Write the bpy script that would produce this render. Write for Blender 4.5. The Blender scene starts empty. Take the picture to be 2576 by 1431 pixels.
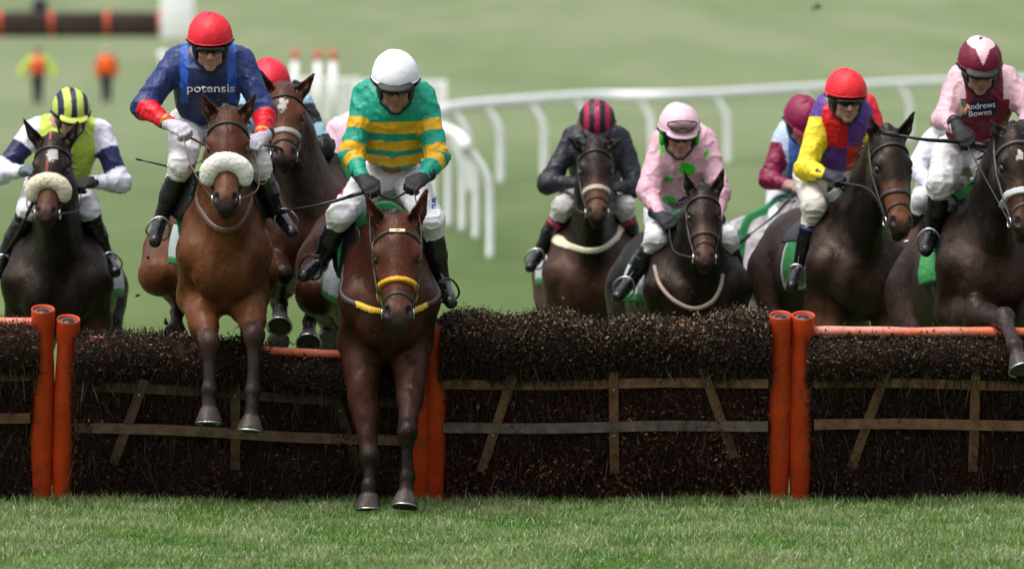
import bpy, math, random
import numpy as np
from mathutils import Vector, Matrix
from mathutils.bvhtree import BVHTree
R = math.radians
rng = np.random.default_rng(7)
random.seed(7)
SC = bpy.context.scene
COL = SC.collection

# ---------------------------------------------------------------- camera, sky, sun, exposure
S0, D0, HZ, CX, CH = 480.0, 36.0, 65.0, 1288.0, 2.5     # photo scale (px of a 2576 wide picture per metre at the hurdle), distance, horizon row
cd = bpy.data.cameras.new('camera'); cam = bpy.data.objects.new('camera', cd); COL.objects.link(cam)
cam.location = (0, -D0, CH); cam.rotation_euler = (R(90), 0, 0)
cd.sensor_width = 36; cd.lens = 36 * D0 * S0 / 2576.0
cd.shift_y = -(715.5 - HZ) / 2576.0
cd.clip_start = 1; cd.clip_end = 3000
cd.dof.use_dof = True; cd.dof.focus_distance = D0 - 0.9; cd.dof.aperture_fstop = cd.lens / 74.0
SC.camera = cam
w = bpy.data.worlds.new('World'); SC.world = w; w.use_nodes = True
nt = w.node_tree; bg = nt.nodes['Background']
sky = nt.nodes.new('ShaderNodeTexSky'); sky.sky_type = 'NISHITA'; sky.sun_disc = False
SUN_EL, SUN_AZ = R(48), R(-150)
sky.sun_elevation = SUN_EL; sky.sun_rotation = R(150); sky.air_density = 1.2; sky.dust_density = 6.0; sky.ozone_density = 1.0
hs_ = nt.nodes.new('ShaderNodeHueSaturation'); hs_.inputs['Saturation'].default_value = 0.42
nt.links.new(sky.outputs[0], hs_.inputs['Color']); # an overcast sky is about three times as bright overhead as near the horizon
g1 = nt.nodes.new('ShaderNodeTexCoord'); g2 = nt.nodes.new('ShaderNodeSeparateXYZ'); g3 = nt.nodes.new('ShaderNodeMapRange'); g4 = nt.nodes.new('ShaderNodeVectorMath'); g4.operation = 'SCALE'
g3.inputs[3].default_value = .92; g3.inputs[4].default_value = 1.45
nt.links.new(g1.outputs['Generated'], g2.inputs[0]); nt.links.new(g2.outputs['Z'], g3.inputs[0]); nt.links.new(hs_.outputs[0], g4.inputs[0]); nt.links.new(g3.outputs[0], g4.inputs['Scale'])
nt.links.new(g4.outputs[0], bg.inputs['Color'])
bg.inputs['Strength'].default_value = 0.13
sd = bpy.data.lights.new('sun', 'SUN'); sun = bpy.data.objects.new('sun', sd); COL.objects.link(sun)
sd.energy = 0.9; sd.angle = R(38); sd.color = (1, .98, .95)
# soft light from high up, from the left and from the photographer's side
ldir = Vector((-0.35, -0.24, 1.0)).normalized()
sun.rotation_euler = ldir.to_track_quat('Z', 'Y').to_euler()
sky.sun_elevation = math.asin(ldir.z); sky.sun_rotation = math.atan2(ldir.x, ldir.y)
SC.view_settings.view_transform = 'Standard'; SC.view_settings.look = 'None'
SC.view_settings.exposure = 0.44; SC.view_settings.gamma = 1.0

def W(px, py, Y=0.0):
    """point of the place seen at (px, py) of the 2576 wide photograph and Y metres behind the hurdle"""
    s = S0 * D0 / (D0 + Y)
    return np.array([(px - CX) / s, Y, CH - (py - HZ) / s])

def srgb(h):
    h = h.lstrip('#'); c = [int(h[i:i+2], 16) / 255 for i in (0, 2, 4)]
    return tuple(x / 12.92 if x <= .04045 else ((x + .055) / 1.055) ** 2.4 for x in c)

def unit(v):
    v = np.asarray(v, float); return v / (np.linalg.norm(v) + 1e-12)

def tag(o, label=None, cat=None, group=None, kind=None):
    if label: o['label'] = label
    if cat: o['category'] = cat
    if group: o['group'] = group
    if kind: o['kind'] = kind
    return o

def empty(name, loc, label=None, cat=None, group=None):
    o = bpy.data.objects.new(name, None); COL.objects.link(o)
    o.location = Vector([float(x) for x in loc]); o.empty_display_size = .1
    return tag(o, label, cat, group)

# ---------------------------------------------------------------- noise
def _h(ix, iy, iz, seed):
    n = (ix * 73856093) ^ (iy * 19349663) ^ (iz * 83492791) ^ (seed * 2654435761)
    n = (n ^ (n >> 13)) & 0x7fffffff
    n = (n * 1274126177) & 0x7fffffff
    n = n ^ (n >> 16)
    return (n & 0xffff) / 65535.0
def vnoise(P, f, seed=0):
    q = np.asarray(P, float) * f + 1000.0
    i = np.floor(q).astype(np.int64); t = q - i; t = t * t * (3 - 2 * t)
    r = 0
    for a in (0, 1):
        wa = t[:, 0] if a else 1 - t[:, 0]
        for b in (0, 1):
            wb = t[:, 1] if b else 1 - t[:, 1]
            for c in (0, 1):
                wc = t[:, 2] if c else 1 - t[:, 2]
                r = r + wa * wb * wc * _h(i[:, 0] + a, i[:, 1] + b, i[:, 2] + c, seed)
    return r * 2 - 1
def fbm(P, f, n=3, seed=0):
    r = 0; a = 1.0
    for k in range(n):
        r = r + a * vnoise(P, f * 2 ** k, seed + k); a *= .5
    return r

# ---------------------------------------------------------------- signed distance modelling
class Sdf:
    def __init__(s): s.p = []
    def cone(s, a, b, ra, rb, k=.03, tag='', n=None, w=1.0, sub=False):
        """tapered limb; n, w: cross section w times wider along n"""
        s.p.append(dict(t='c', a=np.array(a, float), b=np.array(b, float), ra=ra, rb=rb, k=k, tag=tag,
                        n=None if n is None else unit(n), w=w, sub=sub)); return s
    def ell(s, c, r, M=None, k=.03, tag='', sub=False):
        """ellipsoid; M rows: its axes"""
        s.p.append(dict(t='e', c=np.array(c, float), r=np.array(r, float), M=np.eye(3) if M is None else np.array([unit(m) for m in M]),
                        k=k, tag=tag, sub=sub)); return s
    def hoof(s, a, b, ra, rb, k=.012, tag='hoof'):
        s.p.append(dict(t='h', a=np.array(a, float), b=np.array(b, float), ra=ra, rb=rb, k=k, tag=tag, sub=False)); return s
    def chain(s, pts, rad, k=.03, tag='', n=None, w=1.0):
        for i in range(len(pts) - 1):
            s.cone(pts[i], pts[i+1], rad[i], rad[i+1], k, tag if isinstance(tag, str) else tag[i], n, w)
        return s
    def sub(s, tags):
        q = Sdf(); q.p = [p for p in s.p if p['tag'] in tags]; return q

def pdist(p, x, y, z):
    if p['t'] == 'e':
        dx, dy, dz = x - p['c'][0], y - p['c'][1], z - p['c'][2]
        k0 = 0; k1 = 0
        for i in range(3):
            m = p['M'][i]; q = (dx * m[0] + dy * m[1] + dz * m[2]) / p['r'][i]
            k0 = k0 + q * q; k1 = k1 + (q / p['r'][i]) ** 2
        k0 = np.sqrt(k0); k1 = np.sqrt(k1) + 1e-6
        return k0 * (k0 - 1) / k1, k0
    ba = p['b'] - p['a']; L2 = float(ba @ ba) + 1e-9
    dx, dy, dz = x - p['a'][0], y - p['a'][1], z - p['a'][2]
    t = (dx * ba[0] + dy * ba[1] + dz * ba[2]) / L2
    if p['t'] == 'h':
        tc = np.clip(t, -.2, 1)
        qx, qy, qz = dx - t * ba[0], dy - t * ba[1], dz - t * ba[2]
        L = math.sqrt(L2); rad = np.sqrt(qx * qx + qy * qy + qz * qz) - (p['ra'] + (p['rb'] - p['ra']) * tc)
        cap = np.maximum((t - 1) * L, -t * L)
        return np.maximum(rad * .95, cap), t
    t = np.clip(t, 0, 1)
    qx, qy, qz = dx - t * ba[0], dy - t * ba[1], dz - t * ba[2]
    l = qx * qx + qy * qy + qz * qz
    if p['n'] is not None:
        n = p['n']; qn = qx * n[0] + qy * n[1] + qz * n[2]
        l = l + qn * qn * (1 / p['w'] ** 2 - 1)
    return np.sqrt(np.maximum(l, 0)) - (p['ra'] + (p['rb'] - p['ra']) * t), t

def pbox(p, pad):
    if p['t'] == 'e':
        e = np.sqrt(((p['M'] * p['r'][:, None]) ** 2).sum(0)); return p['c'] - e - pad, p['c'] + e + pad
    w_ = max(1.0, p.get('w', 1.0)); ra, rb = p['ra'] * w_ + pad, p['rb'] * w_ + pad
    return np.minimum(p['a'] - ra, p['b'] - rb), np.maximum(p['a'] + ra, p['b'] + rb)

def polygonize(sdf, h, inflate=0.0, clip=None, box=None, smooth=1, hollow=None):
    prims = sdf.p
    bb = [pbox(p, inflate + 2 * h) for p in prims if not p['sub']]
    lo = np.min([b[0] for b in bb], 0); hi = np.max([b[1] for b in bb], 0)
    if box is not None: lo = np.maximum(lo, box[0]); hi = np.minimum(hi, box[1])
    n = np.maximum(((hi - lo) / h).astype(int) + 2, 2)
    ax = [(lo[i] + h * np.arange(n[i])).astype(np.float32) for i in range(3)]
    F = np.full(tuple(n), 1.0, np.float32)
    for p in prims:
        k = p['k']
        l, u = pbox(p, inflate + k + 2.5 * h)
        i0 = np.maximum(((l - lo) / h).astype(int), 0); i1 = np.minimum(((u - lo) / h).astype(int) + 2, n)
        if (i1 <= i0).any(): continue
        x = ax[0][i0[0]:i1[0], None, None]; y = ax[1][None, i0[1]:i1[1], None]; z = ax[2][None, None, i0[2]:i1[2]]
        d = pdist(p, x, y, z)[0].astype(np.float32)
        v = F[i0[0]:i1[0], i0[1]:i1[1], i0[2]:i1[2]]
        if p['sub']:
            g = np.clip(.5 - .5 * (v + d) / k, 0, 1); v[...] = v * (1 - g) - d * g + k * g * (1 - g)
        else:
            g = np.clip(.5 + .5 * (v - d) / k, 0, 1); v[...] = v * (1 - g) + d * g - k * g * (1 - g)
    if inflate: F -= inflate
    if hollow is not None: F = np.maximum(F, -(F + hollow))
    if clip is not None:
        F = np.maximum(F, clip(ax[0][:, None, None], ax[1][None, :, None], ax[2][None, None, :]).astype(np.float32))
    # close at the box
    F[0], F[-1] = np.maximum(F[0], 1e-3), np.maximum(F[-1], 1e-3)
    F[:, 0], F[:, -1] = np.maximum(F[:, 0], 1e-3), np.maximum(F[:, -1], 1e-3)
    F[:, :, 0], F[:, :, -1] = np.maximum(F[:, :, 0], 1e-3), np.maximum(F[:, :, -1], 1e-3)
    I = (F < 0)
    c = np.zeros(tuple(n - 1), np.uint8)
    for a in (0, 1):
        for b in (0, 1):
            for d in (0, 1):
                c += I[a:n[0]-1+a, b:n[1]-1+b, d:n[2]-1+d]
    act = np.argwhere((c > 0) & (c < 8))
    if len(act) == 0: return np.zeros((0, 3)), np.zeros((0, 4), int)
    idx = np.full(tuple(n - 1), -1, np.int32); idx[act[:, 0], act[:, 1], act[:, 2]] = np.arange(len(act))
    cor = np.array([(a, b, d) for a in (0, 1) for b in (0, 1) for d in (0, 1)])
    V = np.stack([F[act[:, 0]+o[0], act[:, 1]+o[1], act[:, 2]+o[2]] for o in cor], 1)
    acc = np.zeros((len(act), 3)); cnt = np.zeros(len(act))
    for i in range(8):
        for j in range(i + 1, 8):
            if np.abs(cor[i] - cor[j]).sum() != 1: continue
            m = (V[:, i] < 0) != (V[:, j] < 0)
            t = np.where(m, V[:, i] / np.where(m, V[:, i] - V[:, j], 1), 0)
            acc += m[:, None] * (cor[i] + t[:, None] * (cor[j] - cor[i])); cnt += m
    P = lo + h * (act + acc / cnt[:, None])
    Q = []
    for axis in range(3):
        A = [slice(None)] * 3; B = [slice(None)] * 3
        A[axis] = slice(0, -1); B[axis] = slice(1, None)
        s = I[tuple(A)] != I[tuple(B)]
        e = np.argwhere(s); o1, o2 = [(1, 2), (2, 0), (0, 1)][axis]
        e = e[(e[:, o1] > 0) & (e[:, o2] > 0) & (e[:, o1] < n[o1]-1) & (e[:, o2] < n[o2]-1)]
        ins = I[e[:, 0], e[:, 1], e[:, 2]]
        q = []
        for (u, v) in ((1, 1), (0, 1), (0, 0), (1, 0)):
            t = e.copy(); t[:, o1] -= u; t[:, o2] -= v
            q.append(idx[t[:, 0], t[:, 1], t[:, 2]])
        q = np.stack(q, 1)
        q[~ins] = q[~ins][:, ::-1]
        Q.append(q)
    Q = np.concatenate(Q); Q = Q[(Q >= 0).all(1)]
    for _ in range(smooth):
        P = lap(P, Q, .5)
    return P, Q

def lap(P, Q, f):
    a = np.concatenate([Q[:, 0], Q[:, 1], Q[:, 2], Q[:, 3]]); b = np.concatenate([Q[:, 1], Q[:, 2], Q[:, 3], Q[:, 0]])
    c = np.bincount(a, minlength=len(P)) + np.bincount(b, minlength=len(P))
    out = np.empty_like(P)
    for i in range(3):
        out[:, i] = np.bincount(a, P[b, i], len(P)) + np.bincount(b, P[a, i], len(P))
    return P + f * (out / np.maximum(c, 1)[:, None] - P)

def vnormals(P, Q):
    n = np.cross(P[Q[:, 2]] - P[Q[:, 0]], P[Q[:, 3 if Q.shape[1] == 4 else 1]] - P[Q[:, 1 if Q.shape[1] == 4 else 0]])
    out = np.zeros_like(P)
    for j in range(Q.shape[1]):
        for i in range(3): out[:, i] += np.bincount(Q[:, j], n[:, i], len(P))
    return out / (np.linalg.norm(out, axis=1)[:, None] + 1e-12)

def dists(sdf, P):
    D, T = [], []
    for p in sdf.p:
        if p['sub']: continue
        d, t = pdist(p, P[:, 0], P[:, 1], P[:, 2]); D.append(d); T.append(t)
    return np.stack(D, 1), np.stack(T, 1)

def mesh_obj(name, P, Q, mat, parent=None, col=None, smooth=True, origin=None):
    """link ONE mesh object; its vertices are given in world space"""
    P = np.asarray(P, float); Q = np.asarray(Q)
    me = bpy.data.meshes.new(name)
    if origin is None: origin = np.zeros(3) if parent is None else np.array(parent_origin(parent))
    o = bpy.data.objects.new(name, me); COL.objects.link(o)
    if parent is not None:
        o.parent = parent
        own = np.array(origin)
    else:
        own = np.array(origin); o.location = Vector(own)
    L = (P - own).astype(np.float32)
    me.vertices.add(len(L)); me.vertices.foreach_set('co', L.ravel())
    k = Q.shape[1]
    me.loops.add(Q.size); me.loops.foreach_set('vertex_index', Q.ravel().astype(np.int32))
    me.polygons.add(len(Q)); me.polygons.foreach_set('loop_start', np.arange(0, Q.size, k, dtype=np.int32))
    me.polygons.foreach_set('loop_total', np.full(len(Q), k, np.int32))
    me.polygons.foreach_set('use_smooth', np.full(len(Q), smooth, bool))
    me.update(calc_edges=True); me.validate()
    if col is not None:
        at = me.color_attributes.new('Col', 'FLOAT_COLOR', 'POINT')
        c4 = np.ones((len(L), 4), np.float32); c4[:, :3] = col; at.data.foreach_set('color', c4.ravel())
    me.materials.append(mat)
    return o
_porg = {}
def parent_origin(o):
    """all parts are built in world space; the thing's empty holds the only offset"""
    while o.parent is not None: o = o.parent
    return np.array(o.location)

def tube(pts, rad, n=8, closed=False, w=None, up=(0, 0, 1), flat=1.0):
    """verts, quads of a swept tube"""
    pts = np.asarray(pts, float); m = len(pts)
    rad = np.broadcast_to(np.asarray(rad, float), (m,))
    T = np.gradient(pts, axis=0); T /= np.linalg.norm(T, axis=1)[:, None] + 1e-12
    up = np.array(up, float)
    A = np.cross(T, up); bad = np.linalg.norm(A, axis=1) < 1e-3
    A[bad] = np.cross(T[bad], (1, 0, 0.01)); A /= np.linalg.norm(A, axis=1)[:, None] + 1e-12
    B = np.cross(A, T)
    th = np.arange(n) * 2 * math.pi / n
    V = pts[:, None] + rad[:, None, None] * (np.cos(th)[None, :, None] * A[:, None] + flat * np.sin(th)[None, :, None] * B[:, None])
    V = V.reshape(-1, 3); Q = []
    for i in range(m if closed else m - 1):
        j = (i + 1) % m
        for k in range(n):
            l = (k + 1) % n; Q.append((i*n+k, i*n+l, j*n+l, j*n+k))
    if not closed:
        V = np.vstack([V, pts[0], pts[-1]]); c0, c1 = m * n, m * n + 1
        for k in range(0, n):
            l = (k + 1) % n
            Q.append((c0, l, k, c0)) if False else None
        V2 = V
        for k in range(0, n, 2):
            Q.append((c0, (k+2) % n, k+1, k)); Q.append((c1, (m-1)*n+k, (m-1)*n+k+1, (m-1)*n+(k+2) % n))
    return V, np.array(Q)

def merge(parts):
    V, Q, C = [], [], []; o = 0
    for p in parts:
        V.append(p[0]); Q.append(np.asarray(p[1]) + o); o += len(p[0])
        if len(p) > 2: C.append(np.broadcast_to(p[2], (len(p[0]), 3)))
    return np.vstack(V), np.vstack(Q), (np.vstack(C) if C else None)

def boxv(c, ax, hs, bev=.0):
    """box with centre c, axes ax (3 rows), half sizes hs; bevelled by chamfering (bev)"""
    ax = np.array([unit(a) for a in ax]); c = np.array(c, float); hs = np.array(hs, float)
    if bev <= 0:
        V = np.array([[x, y, z] for x in (-1, 1) for y in (-1, 1) for z in (-1, 1)], float) * hs
        Q = [(0,1,3,2),(4,6,7,5),(0,4,5,1),(2,3,7,6),(0,2,6,4),(1,5,7,3)]
        return c + V @ ax, np.array(Q)
    V = []; Q = []
    lin = [np.array([-1, -(1 - bev / h), (1 - bev / h), 1.0]) for h in hs]
    for a in range(3):
        for sg in (-1, 1):
            b0 = len(V)
            for i in range(4):
                for j in range(4):
                    p = np.zeros(3); p[a] = sg; p[(a+1) % 3] = lin[(a+1) % 3][i]; p[(a+2) % 3] = lin[(a+2) % 3][j]; V.append(p)
            for i in range(3):
                for j in range(3):
                    q = [b0+i*4+j, b0+(i+1)*4+j, b0+(i+1)*4+j+1, b0+i*4+j+1]
                    Q.append(q if sg > 0 else q[::-1])
    V = np.array(V); inn = np.clip(V * hs, -(hs - bev), hs - bev); d = V * hs - inn
    nrm = np.linalg.norm(d, axis=1)[:, None]; V2 = inn + bev * d / np.maximum(nrm, 1e-9)
    return c + V2 @ ax, np.array(Q)

# ---------------------------------------------------------------- materials
def newmat(name):
    m = bpy.data.materials.new(name); m.use_nodes = True
    return m, m.node_tree, m.node_tree.nodes['Principled BSDF']
def mat_col(name, rough=.6, bump=0, bscale=60, stretch=(1, 1, 1), var=.12, vscale=25, sheen=0, coat=0, metal=0, color=None, spec=.5, rvar=0, det=4, b2=0, b2s=300, sss=0, trans=0, fine=0, mud=0):
    """colour from the vertex attribute Col (or a fixed colour) broken up by noise, with bump"""
    m, t, p = newmat(name); N = t.nodes.new; L = t.links.new
    tc = N('ShaderNodeTexCoord')
    if color is None:
        a = N('ShaderNodeAttribute'); a.attribute_name = 'Col'; src = a.outputs['Color']
    else:
        r = N('ShaderNodeRGB'); r.outputs[0].default_value = (*color, 1); src = r.outputs[0]
    n = N('ShaderNodeTexNoise'); n.inputs['Scale'].default_value = vscale; n.inputs['Detail'].default_value = 5
    L(tc.outputs['Object'], n.inputs['Vector'])
    mr = N('ShaderNodeMapRange'); mr.inputs[1].default_value = .3; mr.inputs[2].default_value = .7
    mr.inputs[3].default_value = 1 - var; mr.inputs[4].default_value = 1 + var; L(n.outputs[0], mr.inputs[0])
    mx = N('ShaderNodeVectorMath'); mx.operation = 'SCALE'; L(src, mx.inputs[0]); L(mr.outputs[0], mx.inputs['Scale'])
    col = mx.outputs[0]
    if fine:       # short hair: fine streaks
        m_ = N('ShaderNodeMapping'); m_.inputs['Scale'].default_value = (1, .5, .22); L(tc.outputs['Object'], m_.inputs[0])
        n5 = N('ShaderNodeTexNoise'); n5.inputs['Scale'].default_value = 170; n5.inputs['Detail'].default_value = 3; L(m_.outputs[0], n5.inputs['Vector'])
        r5 = N('ShaderNodeMapRange'); r5.inputs[1].default_value = .3; r5.inputs[2].default_value = .7; r5.inputs[3].default_value = 1 - fine; r5.inputs[4].default_value = 1 + fine; L(n5.outputs[0], r5.inputs[0])
        x5 = N('ShaderNodeVectorMath'); x5.operation = 'SCALE'; L(col, x5.inputs[0]); L(r5.outputs[0], x5.inputs['Scale']); col = x5.outputs[0]
    if mud:        # splashes thrown up by the field
        n6 = N('ShaderNodeTexNoise'); n6.inputs['Scale'].default_value = 75; n6.inputs['Detail'].default_value = 4; n6.inputs['Roughness'].default_value = .6; L(tc.outputs['Object'], n6.inputs['Vector'])
        r6 = N('ShaderNodeMapRange'); r6.inputs[1].default_value = .64; r6.inputs[2].default_value = .70; r6.inputs[4].default_value = mud; L(n6.outputs[0], r6.inputs[0])
        x6 = N('ShaderNodeMixRGB'); x6.inputs[2].default_value = (.13, .105, .08, 1); L(r6.outputs[0], x6.inputs[0]); L(col, x6.inputs[1]); col = x6.outputs[0]
    L(col, p.inputs['Base Color'])
    p.inputs['Roughness'].default_value = rough; p.inputs['Metallic'].default_value = metal
    p.inputs['Specular IOR Level'].default_value = spec
    if rvar:
        m2 = N('ShaderNodeMapRange'); m2.inputs[1].default_value = .3; m2.inputs[2].default_value = .7
        m2.inputs[3].default_value = rough - rvar; m2.inputs[4].default_value = rough + rvar
        L(n.outputs[0], m2.inputs[0]); L(m2.outputs[0], p.inputs['Roughness'])
    if sheen: p.inputs['Sheen Weight'].default_value = sheen; p.inputs['Sheen Roughness'].default_value = .5
    if coat: p.inputs['Coat Weight'].default_value = coat; p.inputs['Coat Roughness'].default_value = .15
    if sss: p.inputs['Subsurface Weight'].default_value = sss; p.inputs['Subsurface Radius'].default_value = (.01, .004, .002); p.inputs['Subsurface Scale'].default_value = 1
    if bump:
        mp = N('ShaderNodeMapping'); mp.inputs['Scale'].default_value = stretch; L(tc.outputs['Object'], mp.inputs[0])
        nb = N('ShaderNodeTexNoise'); nb.inputs['Scale'].default_value = bscale; nb.inputs['Detail'].default_value = det; nb.inputs['Distortion'].default_value = .6
        L(mp.outputs[0], nb.inputs['Vector'])
        b = N('ShaderNodeBump'); b.inputs['Strength'].default_value = 1; b.inputs['Distance'].default_value = bump
        L(nb.outputs[0], b.inputs['Height']); last = b
        if b2:
            n3 = N('ShaderNodeTexNoise'); n3.inputs['Scale'].default_value = b2s; n3.inputs['Detail'].default_value = 2; L(tc.outputs['Object'], n3.inputs['Vector'])
            b3 = N('ShaderNodeBump'); b3.inputs['Distance'].default_value = b2; L(n3.outputs[0], b3.inputs['Height']); L(b.outputs[0], b3.inputs['Normal']); last = b3
        L(last.outputs[0], p.inputs['Normal'])
    return m
M = {}
M['coat'] = mat_col('horse_coat', .40, bump=.012, bscale=13, stretch=(1, .5, .5), var=.28, vscale=11, spec=.20, fine=.22, mud=.6, rvar=.12, b2=.0010, b2s=160)
M['coat'].node_tree.nodes['Principled BSDF'].inputs['Specular Tint'].default_value = (1, .80, .66, 1)
M['silk'] = mat_col('racing_silk', .42, bump=.014, bscale=13, stretch=(1, 1, .8), var=.06, vscale=40, spec=.28, det=3)
M['breeches'] = mat_col('breeches_cloth', .6, bump=.008, bscale=14, stretch=(1, 1, 1.5), var=.06, vscale=16, spec=.3, mud=.7)
M['skin'] = mat_col('skin', .5, bump=.002, bscale=90, var=.10, vscale=45, spec=.4, sss=.08)
M['cap'] = mat_col('cap_silk', .5, bump=.005, bscale=14, var=.04, vscale=30, spec=.35)
M['shell'] = mat_col('helmet_shell', .35, color=(.008, .008, .01), var=.1)
M['leather'] = mat_col('black_leather', .38, bump=.002, bscale=60, color=(.008, .008, .009), var=.3)
M['boot'] = mat_col('boot_leather', .24, bump=.005, bscale=26, stretch=(1, 1, 1.6), color=(.007, .007, .009), var=.3, spec=.6)
M['brown_leather'] = mat_col('brown_leather', .45, bump=.002, bscale=80, color=(.04, .02, .014), var=.3)
M['strap'] = mat_col('strap', .5, bump=.001, bscale=120, var=.15, vscale=60)
M['glove'] = mat_col('glove_cloth', .7, bump=.003, bscale=80, var=.2, vscale=60)
M['wool'] = mat_col('sheepskin', .95, bump=.012, bscale=55, color=(.84, .82, .76), var=.08, vscale=40, sheen=.2, b2=.002, b2s=260)
M['wool2'] = mat_col('sheepskin_cream', .95, bump=.012, bscale=55, color=(.80, .73, .56), var=.08, vscale=40, sheen=.2, b2=.002, b2s=260)
M['metal'] = mat_col('steel', .28, color=(.6, .6, .6), metal=1, var=.1)
M['lens'] = mat_col('goggle_lens', .16, color=(.004, .004, .005), var=0, spec=.7)
M['eye'] = mat_col('horse_eye', .06, color=(.006, .004, .003), var=0, spec=.7)
M['hair'] = mat_col('horse_hair', .5, var=.35, vscale=60, spec=.35)
M['letter'] = mat_col('lettering', .6, color=(.75, .75, .78), var=.05)
M['plain'] = mat_col('painted', .55, var=.08, vscale=10)

# ---------------------------------------------------------------- horse
def ribbon_hair(roots, dirs, length, width, droop=.5, n=5, seed=1, jit=.25):
    """many thin tapered strands as one mesh"""
    g = np.random.default_rng(seed); V = []; Q = []
    for r0, d in zip(roots, dirs):
        L = length * g.uniform(.7, 1.15); d = unit(np.array(d) + g.normal(0, jit, 3)); p = np.array(r0, float)
        side = unit(np.cross(d, g.normal(0, 1, 3))); b = len(V)
        for i in range(n):
            t = i / (n - 1); wd = width * (1 - t) ** .6 + .0006
            V += [p - side * wd, p + side * wd]
            d = unit(d + np.array([0, 0, -droop / n])); p = p + d * L / (n - 1)
        for i in range(n - 1): Q.append((b+2*i, b+2*i+1, b+2*i+3, b+2*i+2))
    return np.array(V), np.array(Q)

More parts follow.
